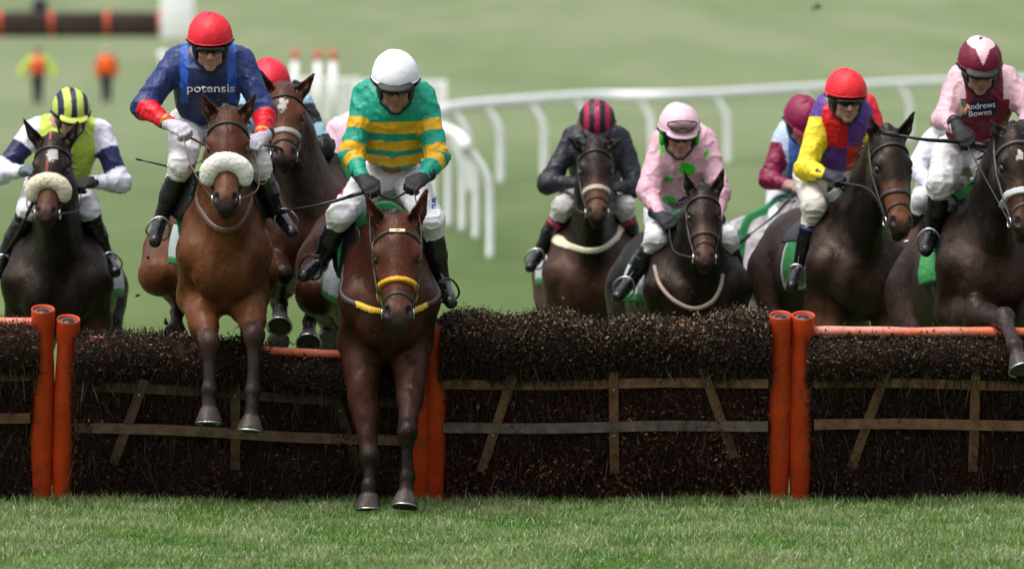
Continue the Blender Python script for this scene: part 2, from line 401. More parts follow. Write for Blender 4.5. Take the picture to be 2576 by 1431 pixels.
def build_horse(s):
    Yc = s['Y']; h = s.get('h', .011); sc = s.get('sc', 1.0)
    C = W(*s['chest'], Yc)                       # centre of the breast between the shoulders
    yaw, pit = R(s.get('yaw', 0)), R(s.get('pitch', 0))
    f = np.array([math.sin(yaw) * math.cos(pit), -math.cos(yaw) * math.cos(pit), math.sin(pit)])   # forward
    r = unit(np.cross(f, (0, 0, 1))); r = -r if r[0] < 0 else r
    u = unit(np.cross(r, f)); u = u if u[2] > 0 else -u
    def T(a, b, c): return C + sc * (r * a + f * b + u * c)
    ax = (r, f, u)
    S = Sdf(); wd = s.get('width', 1.0)
    S.ell(T(0, .02, -.02), sc * np.array((.215 * wd, .20, .30)), ax, .06, 'body')
    S.ell(T(0, -.10, .30), sc * np.array((.10, .24, .15)), ax, .10, 'body')
    for q in (-1, 1):
        S.ell(T(q*.095*wd, .135, -.075), sc * np.array((.105, .095, .16)), ax, .035, 'body')
        S.cone(T(q*.12*wd, -.16, .26), T(q*.185*wd, .06, .0), .10*sc, .105*sc, .06, 'body')
        S.cone(T(q*.185*wd, .06, .0), T(q*.185*wd, -.08, -.22), .105*sc, .095*sc, .05, 'body')
    S.ell(T(0, -.62, -.01), sc * np.array((.275 * wd, .62, .30)), ax, .10, 'body')
    S.ell(T(0, -.85, -.08), sc * np.array((.25 * wd, .35, .24)), ax, .10, 'body')
    S.ell(T(0, -1.22, .12), sc * np.array((.26, .36, .25)), ax, .12, 'body')
    for q in (-1, 1):
        S.ell(T(q*.15, -1.36, -.03), sc * np.array((.145, .25, .29)), ax, .08, 'body')
    S.cone(T(0, .36, .14), T(0, .25, -.36), .035*sc, .05*sc, .05, 'groove', sub=True)
    # neck
    P0, Pm = W(*s['poll'][:2], s['poll'][2]), W(*s['muz'][:2], s['muz'][2])
    a = unit(Pm - P0); LH = np.linalg.norm(Pm - P0); hsz = LH / .60 * s.get('hw', 1.0)
    hy = R(s.get('hyaw', 0)); fz = np.array([math.sin(hy), -math.cos(hy), .25])
    b = unit(fz - a * (fz @ a)); lat = unit(np.cross(b, a)); lat = lat if lat[0] > 0 else -lat
    def H(l, al, d): return P0 + lat * l * hsz + a * al * (LH / .60) + b * d * hsz
    hax = (lat, a, b); hr = lambda *v: np.array(v) * hsz
    nb1 = T(0, -.02, .16); nm = (T(0, .02, .22) * .45 + H(0, .03, -.16) * .55) + np.array((0, .03, .02))
    top = H(0, .0, -.13)
    S.cone(nb1, nm, .205*sc, .155*sc, .10, 'neck', n=r, w=.72)
    S.cone(nm, top, .155*sc, .115*hsz, .06, 'neck', n=lat, w=.78)
    S.cone(T(0, .10, .10), H(0, .14, -.20), .15*sc, .085*hsz, .06, 'neck', n=r, w=.7)
    # head
    S.ell(H(0, .045, -.085), hr(.092, .115, .10), hax, .04, 'head')
    S.ell(H(0, .16, -.075), hr(.098, .13, .078), hax, .04, 'head')
    for q in (-1, 1):
        S.ell(H(q*.050, .20, -.165), hr(.048, .135, .11), hax, .035, 'head')      # jowl
        S.ell(H(q*.085, .165, -.035), hr(.026, .042, .024), hax, .022, 'head')    # brow
        S.cone(H(q*.090, .20, -.075), H(q*.050, .37, -.07), .022*hsz, .014*hsz, .025, 'head')   # face crest
    S.cone(H(0, .13, -.065), H(0, .45, -.062), .080*hsz, .050*hsz, .035, ('head'), n=lat, w=1.0)
    S.cone(H(0, .33, -.07), H(0, .50, -.068), .058*hsz, .052*hsz, .03, 'nose', n=lat, w=1.02)
    S.cone(H(0, .20, -.17), H(0, .50, -.115), .055*hsz, .034*hsz, .03, 'head', n=lat, w=.9)
    S.ell(H(0, .525, -.072), hr(.058, .062, .052), hax, .03, 'muzzle')
    for q in (-1, 1):
        S.ell(H(q*.040, .515, -.045), hr(.028, .048, .030), hax, .018, 'muzzle')
    S.ell(H(0, .575, -.075), hr(.045, .028, .040), hax, .02, 'muzzle')
    S.ell(H(0, .560, -.122), hr(.036, .036, .028), hax, .015, 'muzzle')
    for q in (-1, 1):
        S.ell(H(q*.050, .525, -.022), hr(.014, .026, .018), hax, .012, 'nostril', sub=True)
        S.ell(H(q*.100, .196, -.050), hr(.016, .026, .020), hax, .014, 'socket', sub=True)
    # ears
    es = s.get('ear', (.0, .0)); tips = s.get('ears')
    for q in (-1, 1):
        bs = H(q*.058, -.002, -.085)
        if tips: tip = W(*tips[0 if q < 0 else 1], s['poll'][2] + s.get('eardy', .02))
        else: tip = H(q*.10, -.16, -.07)
        e = unit(tip - bs); side = unit(np.cross(e, b)); side = side if side @ lat > 0 else -side
        el = np.linalg.norm(tip - bs); md = bs + (tip - bs) * .45 + side * q * .006
        S.cone(bs, md, .036*hsz, .034*hsz, .02, 'ear', n=side, w=1.05)
        S.cone(md, tip, .032*hsz, .007, .008, 'ear', n=side, w=1.0)
        S.cone(bs + e*.035 + b*.034*hsz, md + e*.30*el + b*.026*hsz, .020*hsz, .008*hsz, .010, 'earin', n=side, w=1.05, sub=True)
    # legs
    def P(j): return W(*j[:2], j[2]) if len(j) == 3 else np.array(j[1:])
    for q, key in ((-1, 'fl'), (1, 'fr')):
        if key not in s:
            kn = T(q*.15, .02, -.62); ft = T(q*.15, .0, -.92); ho = T(q*.15, .05, -1.05)
            kn[2] = max(kn[2], .45); ft[2] = .16; ho[2] = .0; ft[1] = kn[1]; ho[1] = kn[1] - .05; ft[0] = ho[0] = kn[0]
        else: kn, ft, ho = [P(j) for j in s[key]]
        el = T(q*.165*wd, -.06, -.24)
        el2 = el * .72 + kn * .28
        md = el2*.5 + kn*.5; S.cone(el, el2, .108*sc, .088*sc, .05, 'arm', n=f, w=1.15); S.cone(el2, md, .086*sc, .066*sc, .03, 'arm'); S.cone(md, kn, .062*sc, .046*sc, .03, 'arm2'); S.ell(el2*.75 + kn*.25 + r*q*.022 - (0, .03, 0), sc*np.array((.060, .055, .11)), None, .03, 'arm')
        S.ell(kn, sc * np.array((.055, .048, .066)), (r, (0, 1, 0), (0, 0, 1)), .022, 'knee')
        c1 = kn * .75 + ft * .25
        S.cone(kn, c1, .046*sc, .034*sc, .02, 'cannon'); S.cone(c1, ft, .033*sc, .033*sc, .015, 'cannon')
        S.ell(ft, sc * np.array((.041, .041, .040)), None, .018, 'cannon')
        dh = unit(ho - ft); cor = ho - dh * .075*sc
        S.cone(ft, cor, .034*sc, .040*sc, .015, 'pastern')
        S.hoof(cor, ho, .046*sc, .073*sc)
    for q, key in ((-1, 'hl'), (1, 'hr')):
        if key in s: st, hk, ft, ho = [P(j) for j in s[key]]
        else:
            st = T(q*.19, -1.08, -.34); hk = T(q*.16, -1.55, -.62); ft = T(q*.15, -1.42, -.95); ho = T(q*.15, -1.33, -1.06)
        hp = T(q*.16, -1.32, -.02)
        S.cone(hp, st, .19*sc, .12*sc, .07, 'body'); S.cone(st, hk, .105*sc, .048*sc, .04, 'arm')
        S.ell(hk, sc * np.array((.042, .055, .062)), None, .02, 'knee')
        S.cone(hk, ft, .042*sc, .034*sc, .02, 'cannon'); S.ell(ft, sc * np.array((.041, .043, .040)), None, .018, 'cannon')
        dh = unit(ho - ft); cor = ho - dh * .075*sc
        S.cone(ft, cor, .034*sc, .040*sc, .015, 'pastern'); S.hoof(cor, ho, .044*sc, .064*sc)
    base = (C[0], C[1] + .6, 0.0)
    root = empty('horse', base, s['label'], 'horse', 'racehorses galloping over the hurdles')
    V, Q = polygonize(S, h); hd = (V - P0) @ a
    hd_ = np.linalg.norm(V - (P0 + a*.3), axis=1) < .36; N0 = vnormals(V, Q); V = V + N0*(np.where(hd_, .0015, .0065)*fbm(V*(1, .7, .6), 9, 3, s.get('seed', 3)))[:, None]
    # coat: real coat markings only
    c = s['coat']; cols = dict(body=c['body'], neck=c.get('neck', c['body']), head=c.get('head', c['body']), nose=c.get('nose', c['body']), muzzle=c.get('muzzle', (.012, .010, .010)),
        ear=c.get('ear', c['body']), arm=c.get('arm', c['body']), arm2=tuple(.55*np.array(c.get('arm', c['body'])) + .45*np.array(c.get('leg', (.03, .02, .02)))), knee=c.get('leg', (.03, .02, .02)), cannon=c.get('leg', (.03, .02, .02)), pastern=c.get('leg', (.03, .02, .02)), hoof=c.get('hoof', (.055, .045, .045)))
    D, Tt = dists(S, V); tags = [p['tag'] for p in S.p if not p['sub']]
    wt = np.exp(-(D - D.min(1)[:, None]) / .012); wt /= wt.sum(1)[:, None]
    CC = wt @ np.array([cols[t] for t in tags])
    hf = np.array([t == 'hoof' for t in tags]); ish = hf[D.argmin(1)]; CC[ish] = cols['hoof']
    CC *= (1 + .10 * fbm(V, 6, 3, s.get('seed', 3)))[:, None]
    if 'star' in c:
        px, py, rr = c['star']; q0 = W(px, py, s['poll'][2] - .1); dd = np.hypot(V[:, 0] - q0[0], (V[:, 2] - q0[2]) * .75) + .012 * fbm(V, 60, 2)
        m = (dd < rr) & (V[:, 1] < P0[1] + .1); CC[m] = (.45, .43, .42)
    if 'dapple' in c:
        n = np.clip(fbm(V, 16, 2, 5) * 2, 0, 1); CC = CC * (1 - .45 * n)[:, None]
    # nostril and inner ear hollows coloured darker
    for p in S.p:
        if p['sub'] and p['tag'] in ('nostril', 'earin'):
            d = pdist(p, V[:, 0], V[:, 1], V[:, 2])[0]; m = d < .004
            CC[m] = (.010, .008, .008) if p['tag'] == 'nostril' else np.array(cols['ear']) * .5
    body = mesh_obj('body', V, Q, M['coat'], root, CC)
    # eyes
    for q in (-1, 1):
        e = Sdf().ell(H(q*.088, .196, -.052), hr(.020, .026, .022), hax); v, qq = polygonize(e, .006); mesh_obj('eye', v, qq, M['eye'], root)
    # mane and forelock
    g = np.random.default_rng(s.get('seed', 3)); mc = np.array(c.get('mane', (.012, .010, .010)))
    rt, dr = [], []
    for i in range(s.get('nmane', 260)):
        t = g.uniform(0, 1); p = (T(0, -.18, .36) * (1-t) + H(0, -.04, -.15) * t) + np.array((g.normal(0, .012), 0, .0)) + np.array((0, 0, .06)) * math.sin(t*3.1)
        rt.append(p + r * g.normal(0, .012)); dr.append(np.array((g.choice((-1, 1)) * .7, .45, .35)))
    v, qq = ribbon_hair(rt, dr, .12, .006, 1.3, seed=s.get('seed', 3)); mesh_obj('mane', v, qq, M['hair'], root, np.tile(mc, (len(v), 1)), smooth=False)
    fl = Sdf(); fl.ell(H(0, -.035, -.075), hr(.040, .045, .045), hax, .02); fl.ell(H(.006, .02, -.012), hr(.030, .05, .022), hax, .025); fl.ell(H(-.01, -.05, -.04), hr(.028, .035, .03), hax, .02)
    v, qq = polygonize(fl, .006); v = v + vnormals(v, qq) * (.010 * fbm(v, 50, 3))[:, None]; mesh_obj('forelock', v, qq, M['hair'], root, np.tile(mc * 1.6, (len(v), 1)))
    rt = [H(g.normal(0, .022), g.uniform(-.06, .01), -.03) for _ in range(110)]
    v, qq = ribbon_hair(rt, [a*.9 + b*.12 + lat*g.normal(0, .2) for _ in rt], .055, .0035, .1, seed=9, jit=.12); mesh_obj('forelock', v, qq, M['hair'], root, np.tile(mc * 1.6, (len(v), 1)), smooth=False)
    # tail
    tb = T(0, -1.60, .22); rt = [tb + g.normal(0, .02, 3) for _ in range(220)]
    v, qq = ribbon_hair(rt, [-f * 1.0 + np.array((0, .1, .1))] * 220, .65, .008, 1.6, n=9, seed=4, jit=.12); mesh_obj('tail', v, qq, M['hair'], root, np.tile(mc, (len(v), 1)), smooth=False)
    # shoes on lifted front feet
    for hp in [p for p in S.p if p['tag'] == 'hoof'][:2]:
        d = unit(hp['b'] - hp['a']); rad = hp['rb'] * 1.0
        x = unit(np.cross(d, (0.01, 1, 0))); y = np.cross(d, x); y = y if y[1] < 0 else -y
        th = np.linspace(R(-150), R(150), 22); pts = [hp['b'] + rad * .93 * (math.sin(t) * x + math.cos(t) * y) for t in th]
        v, qq = tube(pts, .0048, 6); mesh_obj('horseshoe', v, qq, M['metal'], root)
    # ---- bridle, made by laying straps on the head
    hS = S.sub(('head', 'nose', 'muzzle', 'neck', 'ear')); hS.p = [p for p in hS.p]
    tk = s['tack']; bc = tk.get('bridle', (.02, .014, .012))
    def slab(c0, n0, hw, extra=None):
        n0 = unit(n0)
        def fn(x, y, z):
            v = np.abs((x-c0[0])*n0[0] + (y-c0[1])*n0[1] + (z-c0[2])*n0[2]) - hw
            if extra is not None: v = np.maximum(v, extra(x, y, z))
            return v
        return fn
    def half(c0, n0):
        n0 = unit(n0); return lambda x, y, z: (x-c0[0])*n0[0] + (y-c0[1])*n0[1] + (z-c0[2])*n0[2]
    hb = (P0 + .28 * a * LH/.6 - .3 * np.ones(3) - .1, P0 + .28 * a * LH/.6 + .3 * np.ones(3) + .1)
    hnoE = S.sub(('head', 'nose', 'muzzle', 'neck'))
    def strap(nm, src, c0, n0, hw, infl, col, extra=None, mat='strap', hh=.006, bx=None, parent=None):
        v, qq = polygonize(src, hh, inflate=infl, clip=slab(c0, n0, hw, extra), box=bx if bx is not None else hb)
        if len(v) < 8: return None
        o = mesh_obj(nm, v, qq, M[mat], parent or root, np.tile(np.array(col, float), (len(v), 1)))
        return o
    br = empty_part('bridle', root); hN = S.sub(('head', 'nose', 'muzzle'))
    strap('browband', hnoE, H(0, .075, 0), a + b * .25, .009, .010, tk.get('brow', bc), half(H(0, 0, -.12), -b), parent=br)
    for q in (-1, 1):   # cheek pieces follow the side of the head to the bit
        pts = [H(q*(.090), .0, -.12), H(q*.106, .08, -.10), H(q*.104, .20, -.105), H(q*.090, .33, -.095), H(q*.068, .43, -.10), H(q*.060, .485, -.10)]
        v, qq = tube(pts, .008, 6, up=b); mesh_obj('cheekpiece', v, qq, M['strap'], br, np.tile(np.array(bc), (len(v), 1)))
        th = np.linspace(0, 2*math.pi, 18)[:-1]; c0 = H(q*.064, .49, -.098)
        v, qq = tube([c0 + .026 * (math.cos(t) * a + math.sin(t) * b) + q*lat*.006 for t in th], .005, 6, closed=True, up=lat); mesh_obj('bit_ring', v, qq, M['metal'], br)
    if tk.get('nose'):
        strap('noseband', hN, H(0, .35, 0), a, tk.get('nosew', .011), tk.get('noseinf', .010), tk['nose'], parent=br)
        strap('noseband', hN, H(0, .425, 0), a + b*.35, .008, .007, bc, parent=br)
    if tk.get('wool'):
        w0 = tk.get('woolat', .37); Sd = Sdf(); n = 9
        pts = []
        for i in range(n):
            t = R(-100 + 200 * i / (n-1)); pts.append(H(math.sin(t) * .090, w0 + .045 * (1 - math.cos(t)), -.055 + math.cos(t) * .060))
        for i in range(n - 1): Sd.cone(pts[i], pts[i+1], tk.get('woolr', .043)*hsz, tk.get('woolr', .043)*hsz, .02)
        v, qq = polygonize(Sd, .006); nn = vnormals(v, qq); v = v + nn * (.0025 * fbm(v, 26, 3) + .0012 * vnoise(v, 160, 3))[:, None]
        wb = mesh_obj('sheepskin_noseband', v, qq, M[tk['wool']], br)
        k = g.integers(0, len(v), 5000); v2, q2 = ribbon_hair(v[k] - nn[k]*.003, nn[k], .007, .0012, .5, n=3, seed=5, jit=.7)
        mesh_obj('fleece', v2, q2, M[tk['wool']], br, smooth=False)
    for k in tk.get('straps', []):      # drawn straps over the face, given in head coordinates
        v, qq = tube([H(*q) for q in k['pts']], k['r'], 6, flat=.5, up=b); mesh_obj(k['name'], v, qq, M['strap'], br, np.tile(np.array(k['col']), (len(v), 1)))
    if 'plate' in tk:
        v, qq = boxv(H(0, .072, .022), (lat, a, b), (.040, .009, .004), .002); mesh_obj('browband_plate', v, qq, M['plain'], br, np.tile(np.array(tk['plate']), (len(v), 1)))
    # ---- breast girth
    bS = S.sub(('body', 'neck', 'arm', 'groove'))
    if 'breast' in tk:
        k = tk['breast']; pl, pm, pr = [W(*q, Yc - .35) for q in k['pts']]
        # a plane that cuts the breast at the strap's height and rises towards the saddle
        c0 = T(0, .2, 0); c0[2] = pm[2]
        n0 = unit(np.cross(r + np.array((0, 0, (pr[2]-pl[2]) / (pr[0]-pl[0]))), -f + u * k.get('rise', .30)))
        bx = (C - .6, C + .6)
        bg_ = strap('breast_girth', bS, c0, n0, k.get('hw', .018), .009, k['col'], half(T(0, -.35, 0), -f), hh=.008, bx=(T(0, 0, 0) - .55, T(0, 0, 0) + .55))
        if 'only' in k:      # only the middle of the strap wears its coloured sleeve
            me = bg_.data; n_ = len(me.vertices); co = np.empty(n_*3, np.float32); me.vertices.foreach_get('co', co); co = co.reshape(-1, 3) + parent_origin(root)
            cc_ = np.ones((n_, 4), np.float32); cc_[:, :3] = k['col']; cc_[np.abs((co - C) @ r) > k['only'], :3] = (.03, .025, .022); me.color_attributes['Col'].data.foreach_set('color', cc_.ravel())
    if 'loop' in tk:     # a slack strap hanging round the base of the neck
        k = tk['loop']; pts = [W(*q) for q in k['pts']]
        pts = catmull(pts, 6); v, qq = tube(pts, k.get('r', .013), 8, flat=.55, up=(0, -1, .2)); mesh_obj('martingale', v, qq, M['strap'], root, np.tile(np.array(k['col']), (len(v), 1)))
    # ---- saddle, cloth and girth, laid on the back
    bb = S.sub(('body',))
    def fr_box(b0, b1, zlow):
        def fn(x, y, z):
            q = (x-C[0])*f[0] + (y-C[1])*f[1] + (z-C[2])*f[2]; w_ = (x-C[0])*u[0] + (y-C[1])*u[1] + (z-C[2])*u[2]
            return np.maximum(np.maximum(q - b0 * sc, b1 * sc - q), zlow * sc - w_)
        return fn
    bx = (T(0, -.5, .05) - .62, T(0, -.5, .05) + .62)
    v, qq = polygonize(bb, .011, inflate=s.get('cloth_out', .045), clip=fr_box(-.15, s.get('cloth_end', -.66), s.get('cloth_low', -.07)), box=bx)
    q1 = (v - C) @ f / sc; q3 = (v - C) @ u / sc
    cc = np.tile(np.array(s.get('clothc', (.48, .52, .56))), (len(v), 1)); edge = (q1 > -.185) | (q1 < s.get('cloth_end', -.66) + .04) | (q3 < s.get('cloth_low', -.07) + .045); cc[edge] = s.get('clothe', (.025, .22, .07))
    mesh_obj('saddle_cloth', v, qq, M['breeches'], root, cc)
    v, qq = polygonize(bb, .011, inflate=.050, clip=fr_box(-.22, -.60, .14), box=bx)
    sd_ = mesh_obj('saddle', v, qq, M['leather'], root)
    v, qq = polygonize(bb, .011, inflate=.012, clip=fr_box(-.30, -.38, -2), box=(T(0, -.34, 0) - .5, T(0, -.34, 0) + .5)); mesh_obj('girth', v, qq, M['strap'], root, np.tile(np.array((.03, .03, .035)), (len(v), 1)))
    for q in (-1, 1):    # flaps stand away from the shoulder in front of the rider's knee
        Sd = Sdf(); fo = s.get('flap', 1.0)
        c0 = T(q*s.get('flapx', .20)*fo, s.get('flapf', -.15), s.get('flapz', .24)); n = unit(r * q + f * .62 + u * .15)
        t1 = unit(np.cross(n, u)); t2 = unit(np.cross(n, t1))
        Sd.ell(c0, np.array((.125, .165, .012)) * s.get('flaps', 1.0), (t1, t2, n), .01); v, qq = polygonize(Sd, .009); mesh_obj('saddle_flap', v, qq, M['leather'], sd_)
    info = dict(root=root, S=S, H=H, T=T, C=C, f=f, r=r, u=u, lat=lat, a=a, b=b, br=br, bit=[H(-.07, .49, -.095), H(.07, .49, -.095)], wither=T(0, -.2, .46))
    return info

def empty_part(name, root):
    o = bpy.data.objects.new(name, None); COL.objects.link(o); o.parent = root; o.empty_display_size = .05
    return o

def catmull(pts, n=8):
    P_ = [2*pts[0]-pts[1]] + list(pts) + [2*pts[-1]-pts[-2]]; out = []
    for i in range(1, len(P_) - 2):
        p0, p1, p2, p3 = P_[i-1:i+3]
        for k in range(n):
            t = k / n; out.append(.5 * (2*p1 + (p2-p0)*t + (2*p0-5*p1+4*p2-p3)*t*t + (3*p1-p0-3*p2+p3)*t**3))
    out.append(P_[-2]); return np.array(out)

# ---------------------------------------------------------------- rider
def hand_sdf(S, wr, d, k, thumb, r, ps, tag, grip=1.0):
    """palm, four unequal curled fingers and a thumb leaving the side of the palm"""
    d = unit(d); k = unit(k - d * (k @ d)); n = np.cross(d, k); n = n if n[2] > 0 else -n     # back of the hand up
    wr = np.array(wr, float); q = ps
    S.cone(wr - d*.02*q, wr + d*.035*q, .026*q + r*.2, .030*q + r*.2, .02, tag, n=k, w=1.15)
    S.ell(wr + d*.055*q, np.array((.041, .043, .021)) * q + r*.25, (k, d, n), .015, tag)
    for i, ln in enumerate((.95, 1.05, 1.0, .82)):
        b = wr + d*.088*q*(.96 + .04*(i in (1, 2))) + k*(.031 - .0205*i)*q
        p1 = b + (d*.026 - n*.018)*q*ln; p2 = p1 + (-n*.028 - d*.006*grip)*q*ln; p3 = p2 + (-d*.026*grip - n*.002)*q*ln
        S.chain([b - d*.03*q, b, p1, p2, p3], [r*1.0, r*1.08, r, r*.95, r*.82], .006, tag)
    tb = wr + d*.025*q + k*.036*q*thumb - n*.008*q
    t1 = tb + (d*.030 + k*.016*thumb - n*.012)*q; t2 = t1 + (d*.026 - k*.010*thumb - n*.012)*q; t3 = t2 + (d*.008 - k*.022*thumb - n*.004)*q
    S.chain([tb, t1, t2, t3], [r*1.5, r*1.2, r*1.05, r*.9], .008, tag)
    return wr + d*.085*q - n*.028*q

def build_rider(s, hi):
    Yc = s['Y']; h = s.get('h', .009); ps = s.get('ps', 1.0); g = np.random.default_rng(s.get('seed', 1))
    dy = dict(sho=.26, elb=.16, wri=.02, han=-.06, pel=.50, kne=.04, ank=.16, toe=-.02, head=.02); dy.update(s.get('dy', {}))
    def J(name, i=None):
        v = s[name] if i is None else s[name][i]
        return W(v[0], v[1], Yc + (v[2] if len(v) > 2 else dy[name]))
    SH, EL, WR, HA, KN, AN, TO = [[J(n, 0), J(n, 1)] for n in ('sho', 'elb', 'wri', 'han', 'kne', 'ank', 'toe')]
    PE = J('pel'); E0 = J('head')
    X = unit(SH[1] - SH[0]); SH = [SH[0] + X*.026 - (0, 0, .022), SH[1] - X*.026 - (0, 0, .022)]; mid = (SH[0] + SH[1]) / 2
    pi, ya, ro = R(s.get('hpitch', 25)), R(s.get('hyaw', 0)), R(s.get('hroll', 0)); hs = s.get('hs', 1.08) * ps
    F = np.array((math.sin(ya)*math.cos(pi), -math.cos(ya)*math.cos(pi), -math.sin(pi)))
    Lx = unit(np.cross((0, 0, 1.), -F)); Lx = Lx if Lx[0] > 0 else -Lx; U = unit(np.cross(Lx, F)); U = U if U[2] > 0 else -U
    Lx, U = Lx*math.cos(ro) + U*math.sin(ro), U*math.cos(ro) - Lx*math.sin(ro)
    O = E0 - F*.075*hs                                     # head centre, at eye height
    def H(l, f_, z): return O + hs * (Lx*l + F*f_ + U*z)
    hax = (Lx, F, U)
    def he(S, c, r, k=.01, tag='skin', sub=False, M_=None): S.ell(H(*c), hs*np.array(r), M_ or hax, k*hs, tag, sub)
    # ---- the body: one continuous surface
    S = Sdf()
    he(S, (0, -.005, .03), (.074, .092, .092), .03); he(S, (0, .030, -.045), (.057, .058, .065), .03)
    he(S, (0, .062, -.100), (.026, .022, .020), .02)
    for q in (-1, 1):
        he(S, (q*.036, .064, -.026), (.022, .022, .022), .018); he(S, (q*.074, -.005, -.015), (.008, .018, .030), .006)
        he(S, (q*.044, .022, -.072), (.014, .028, .022), .02)
        he(S, (q*.031, .098, .004), (.017, .014, .012), .008, 'socket', True)
        he(S, (q*.031, .079, .004), (.013, .012, .011), .003, 'eyeball')
    he(S, (0, .085, .024), (.050, .014, .010), .012, 'brow')
    S.cone(H(0, .084, .008), H(0, .108, -.034), .009*hs, .013*hs, .010, 'skin'); 
    for q in (-1, 1): he(S, (q*.012, .094, -.040), (.009, .012, .008), .006)
    he(S, (0, .083, -.065), (.021, .010, .004), .005, 'lip'); he(S, (0, .082, -.076), (.018, .009, .005), .005, 'lip')
    he(S, (0, .098, -.0702), (.022, .010, .0018), .002, 'mouth', True)
    nb = mid + np.array((0, .0, .02)); S.cone(H(0, -.03, -.05), nb, .055*hs, .062*ps, .03, 'skin')
    S.ell(mid*.75 + PE*.25, np.array((.14, .20, .11))*ps, (X, unit(PE-mid), np.cross(X, unit(PE-mid))), .06, 'skin')
    S.cone(mid, PE, .11*ps, .105*ps, .05, 'skin', n=X, w=1.15); S.cone(SH[0], SH[1], .05*ps, .05*ps, .04, 'skin')
    HP = [PE + X*q*.085*ps + np.array((0, -.03, -.02)) for q in (-1, 1)]
    palms = []
    for i, q in enumerate((-1, 1)):
        S.cone(SH[i], EL[i], .047*ps, .038*ps, .03, 'skin'); S.cone(EL[i], WR[i], .038*ps, .025*ps, .015, 'skin')
        palms.append(hand_sdf(S, WR[i], HA[i]-WR[i], X*q*-1.0 + np.array((0, 0, .25)), 1, .0085*ps, ps, 'skin'))
        S.cone(HP[i], KN[i], .078*ps, .052*ps, .05, 'skin'); S.cone(KN[i], KN[i]*.55 + AN[i]*.45, .042*ps, .038*ps, .03, 'skin')
        S.cone(KN[i]*.55 + AN[i]*.45, AN[i], .038*ps, .028*ps, .03, 'skin'); S.cone(AN[i], TO[i], .028*ps, .022*ps, .02, 'skin')
    root = empty('person', (mid[0], mid[1], 0), s['label'], 'person', 'jockeys riding the racehorses')
    V, Q = polygonize(S, s.get('hb', .008))
    D, T_ = dists(S, V); tags = [p['tag'] for p in S.p if not p['sub']]; dom = D.argmin(1)
    sk = np.array(s.get('skin', (.48, .26, .20))); CC = np.tile(sk, (len(V), 1)) * (1 + .08*fbm(V, 30, 2))[:, None]
    for i, t in enumerate(tags):
        if t == 'lip': m = D[:, i] < .0005; CC[m] = sk * (.85, .6, .6)
        if t == 'brow': m = D[:, i] < .001; CC[m] = sk * .3
        if t == 'eyeball': m = dom == i; CC[m] = (.05, .03, .02)
    mesh_obj('body', V, Q, M['skin'], root, CC)
    # ---- silks
    Jk = Sdf(); cm = mid + np.array((0, 0.0, -.075*ps)); ax_ = unit(PE - mid); ay = np.cross(X, ax_)
    Jk.ell(cm, np.array((.165, .125, .150))*ps, None, .05, 'torso')
    Jk.cone(cm, PE + np.array((0, -.05, .0)), .150*ps, .138*ps, .06, 'torso', n=X, w=1.12)
    Jk.ell(cm*.6 + PE*.4 + np.array((0, .02, .05)), np.array((.16, .20, .13))*ps, (X, ax_, ay), .06, 'torso')
    Jk.cone(SH[0]*.8+mid*.2, SH[1]*.8+mid*.2, .066*ps, .066*ps, .05, 'torso'); Jk.cone(SH[0]*.5+mid*.5+(0, 0, .02), SH[1]*.5+mid*.5+(0, 0, .02), .066*ps, .066*ps, .05, 'torso')
    Jk.cone(nb, H(0, -.035, -.085), .072*ps, .062*hs, .02, 'collar')
    for i in (0, 1):
        t = ('ual', 'uar')[i], ('fal', 'far')[i]; lo = WR[i]*.96 + EL[i]*.04
        bulge = EL[i] + unit(EL[i] - (SH[i] + WR[i])/2) * .012
        Jk.cone(SH[i], bulge, .069*ps, .060*ps, .03, t[0]); Jk.cone(bulge, lo, .060*ps, .036*ps, .022, t[1])
    pn = unit(PE - cm); hem = s.get('hem', .62); hp0 = cm*(1-hem) + PE*hem
    cl = lambda x, y, z: np.maximum((x-hp0[0])*pn[0] + (y-hp0[1])*pn[1] + (z-hp0[2])*pn[2], -99)
    # keep the sleeves out of the hem's cut
    Jt = Sdf(); Jt.p = [p for p in Jk.p if p['tag'] in ('torso', 'collar')]
    Ja = Sdf(); Ja.p = [p for p in Jk.p if p['tag'] not in ('torso',)]
    Jt2 = Sdf(); Jt2.p = list(Jt.p) + [p for p in Jk.p if p['tag'] in ('ual', 'uar')]
    def cl2(x, y, z):
        pl = (x-hp0[0])*pn[0] + (y-hp0[1])*pn[1] + (z-hp0[2])*pn[2]
        da = np.minimum.reduce([pdist(p, x, y, z)[0] for p in Jk.p if p['tag'] in ('ual', 'uar', 'fal', 'far')])
        return np.minimum(pl, da)
    V, Q = polygonize(Jk, h, clip=cl2)
    N_ = vnormals(V, Q); V0 = V
    sp = V * (1, 1, .75)
    fold = (1 - np.abs(vnoise(sp + .03*np.stack([fbm(V, 12, 2, 8)]*3, 1), 15, 4))) ** 4 * .009 + .0022 * fbm(sp, 20, 2, 5) + .0030*(1-np.abs(vnoise(sp, 34, 14)))**3
    D, T_ = dists(Jk, V0); tags = np.array([p['tag'] for p in Jk.p if not p['sub']]); dom = D.argmin(1)
    tg = tags[dom]; tt = T_[np.arange(len(V)), dom]
    ss = np.where((tg == 'fal') | (tg == 'far'), 1 + tt, tt); arm_ = (tg != 'torso') & (tg != 'collar')
    fold = fold + arm_*np.exp(-((ss - 1)/.35)**2)*.005*np.abs(np.sin(ss*19 + 2.5*fbm(V0, 9, 2, 3)))
    V = V + N_ * ((fold - .004) * s.get('fold', 1.0))[:, None]
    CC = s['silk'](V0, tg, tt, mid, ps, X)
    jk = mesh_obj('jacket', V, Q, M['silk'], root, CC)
    # ---- breeches
    B = Sdf(); B.ell(PE + np.array((0, .02, -.035)), np.array((.150, .16, .105))*ps, None, .05, 'seat')
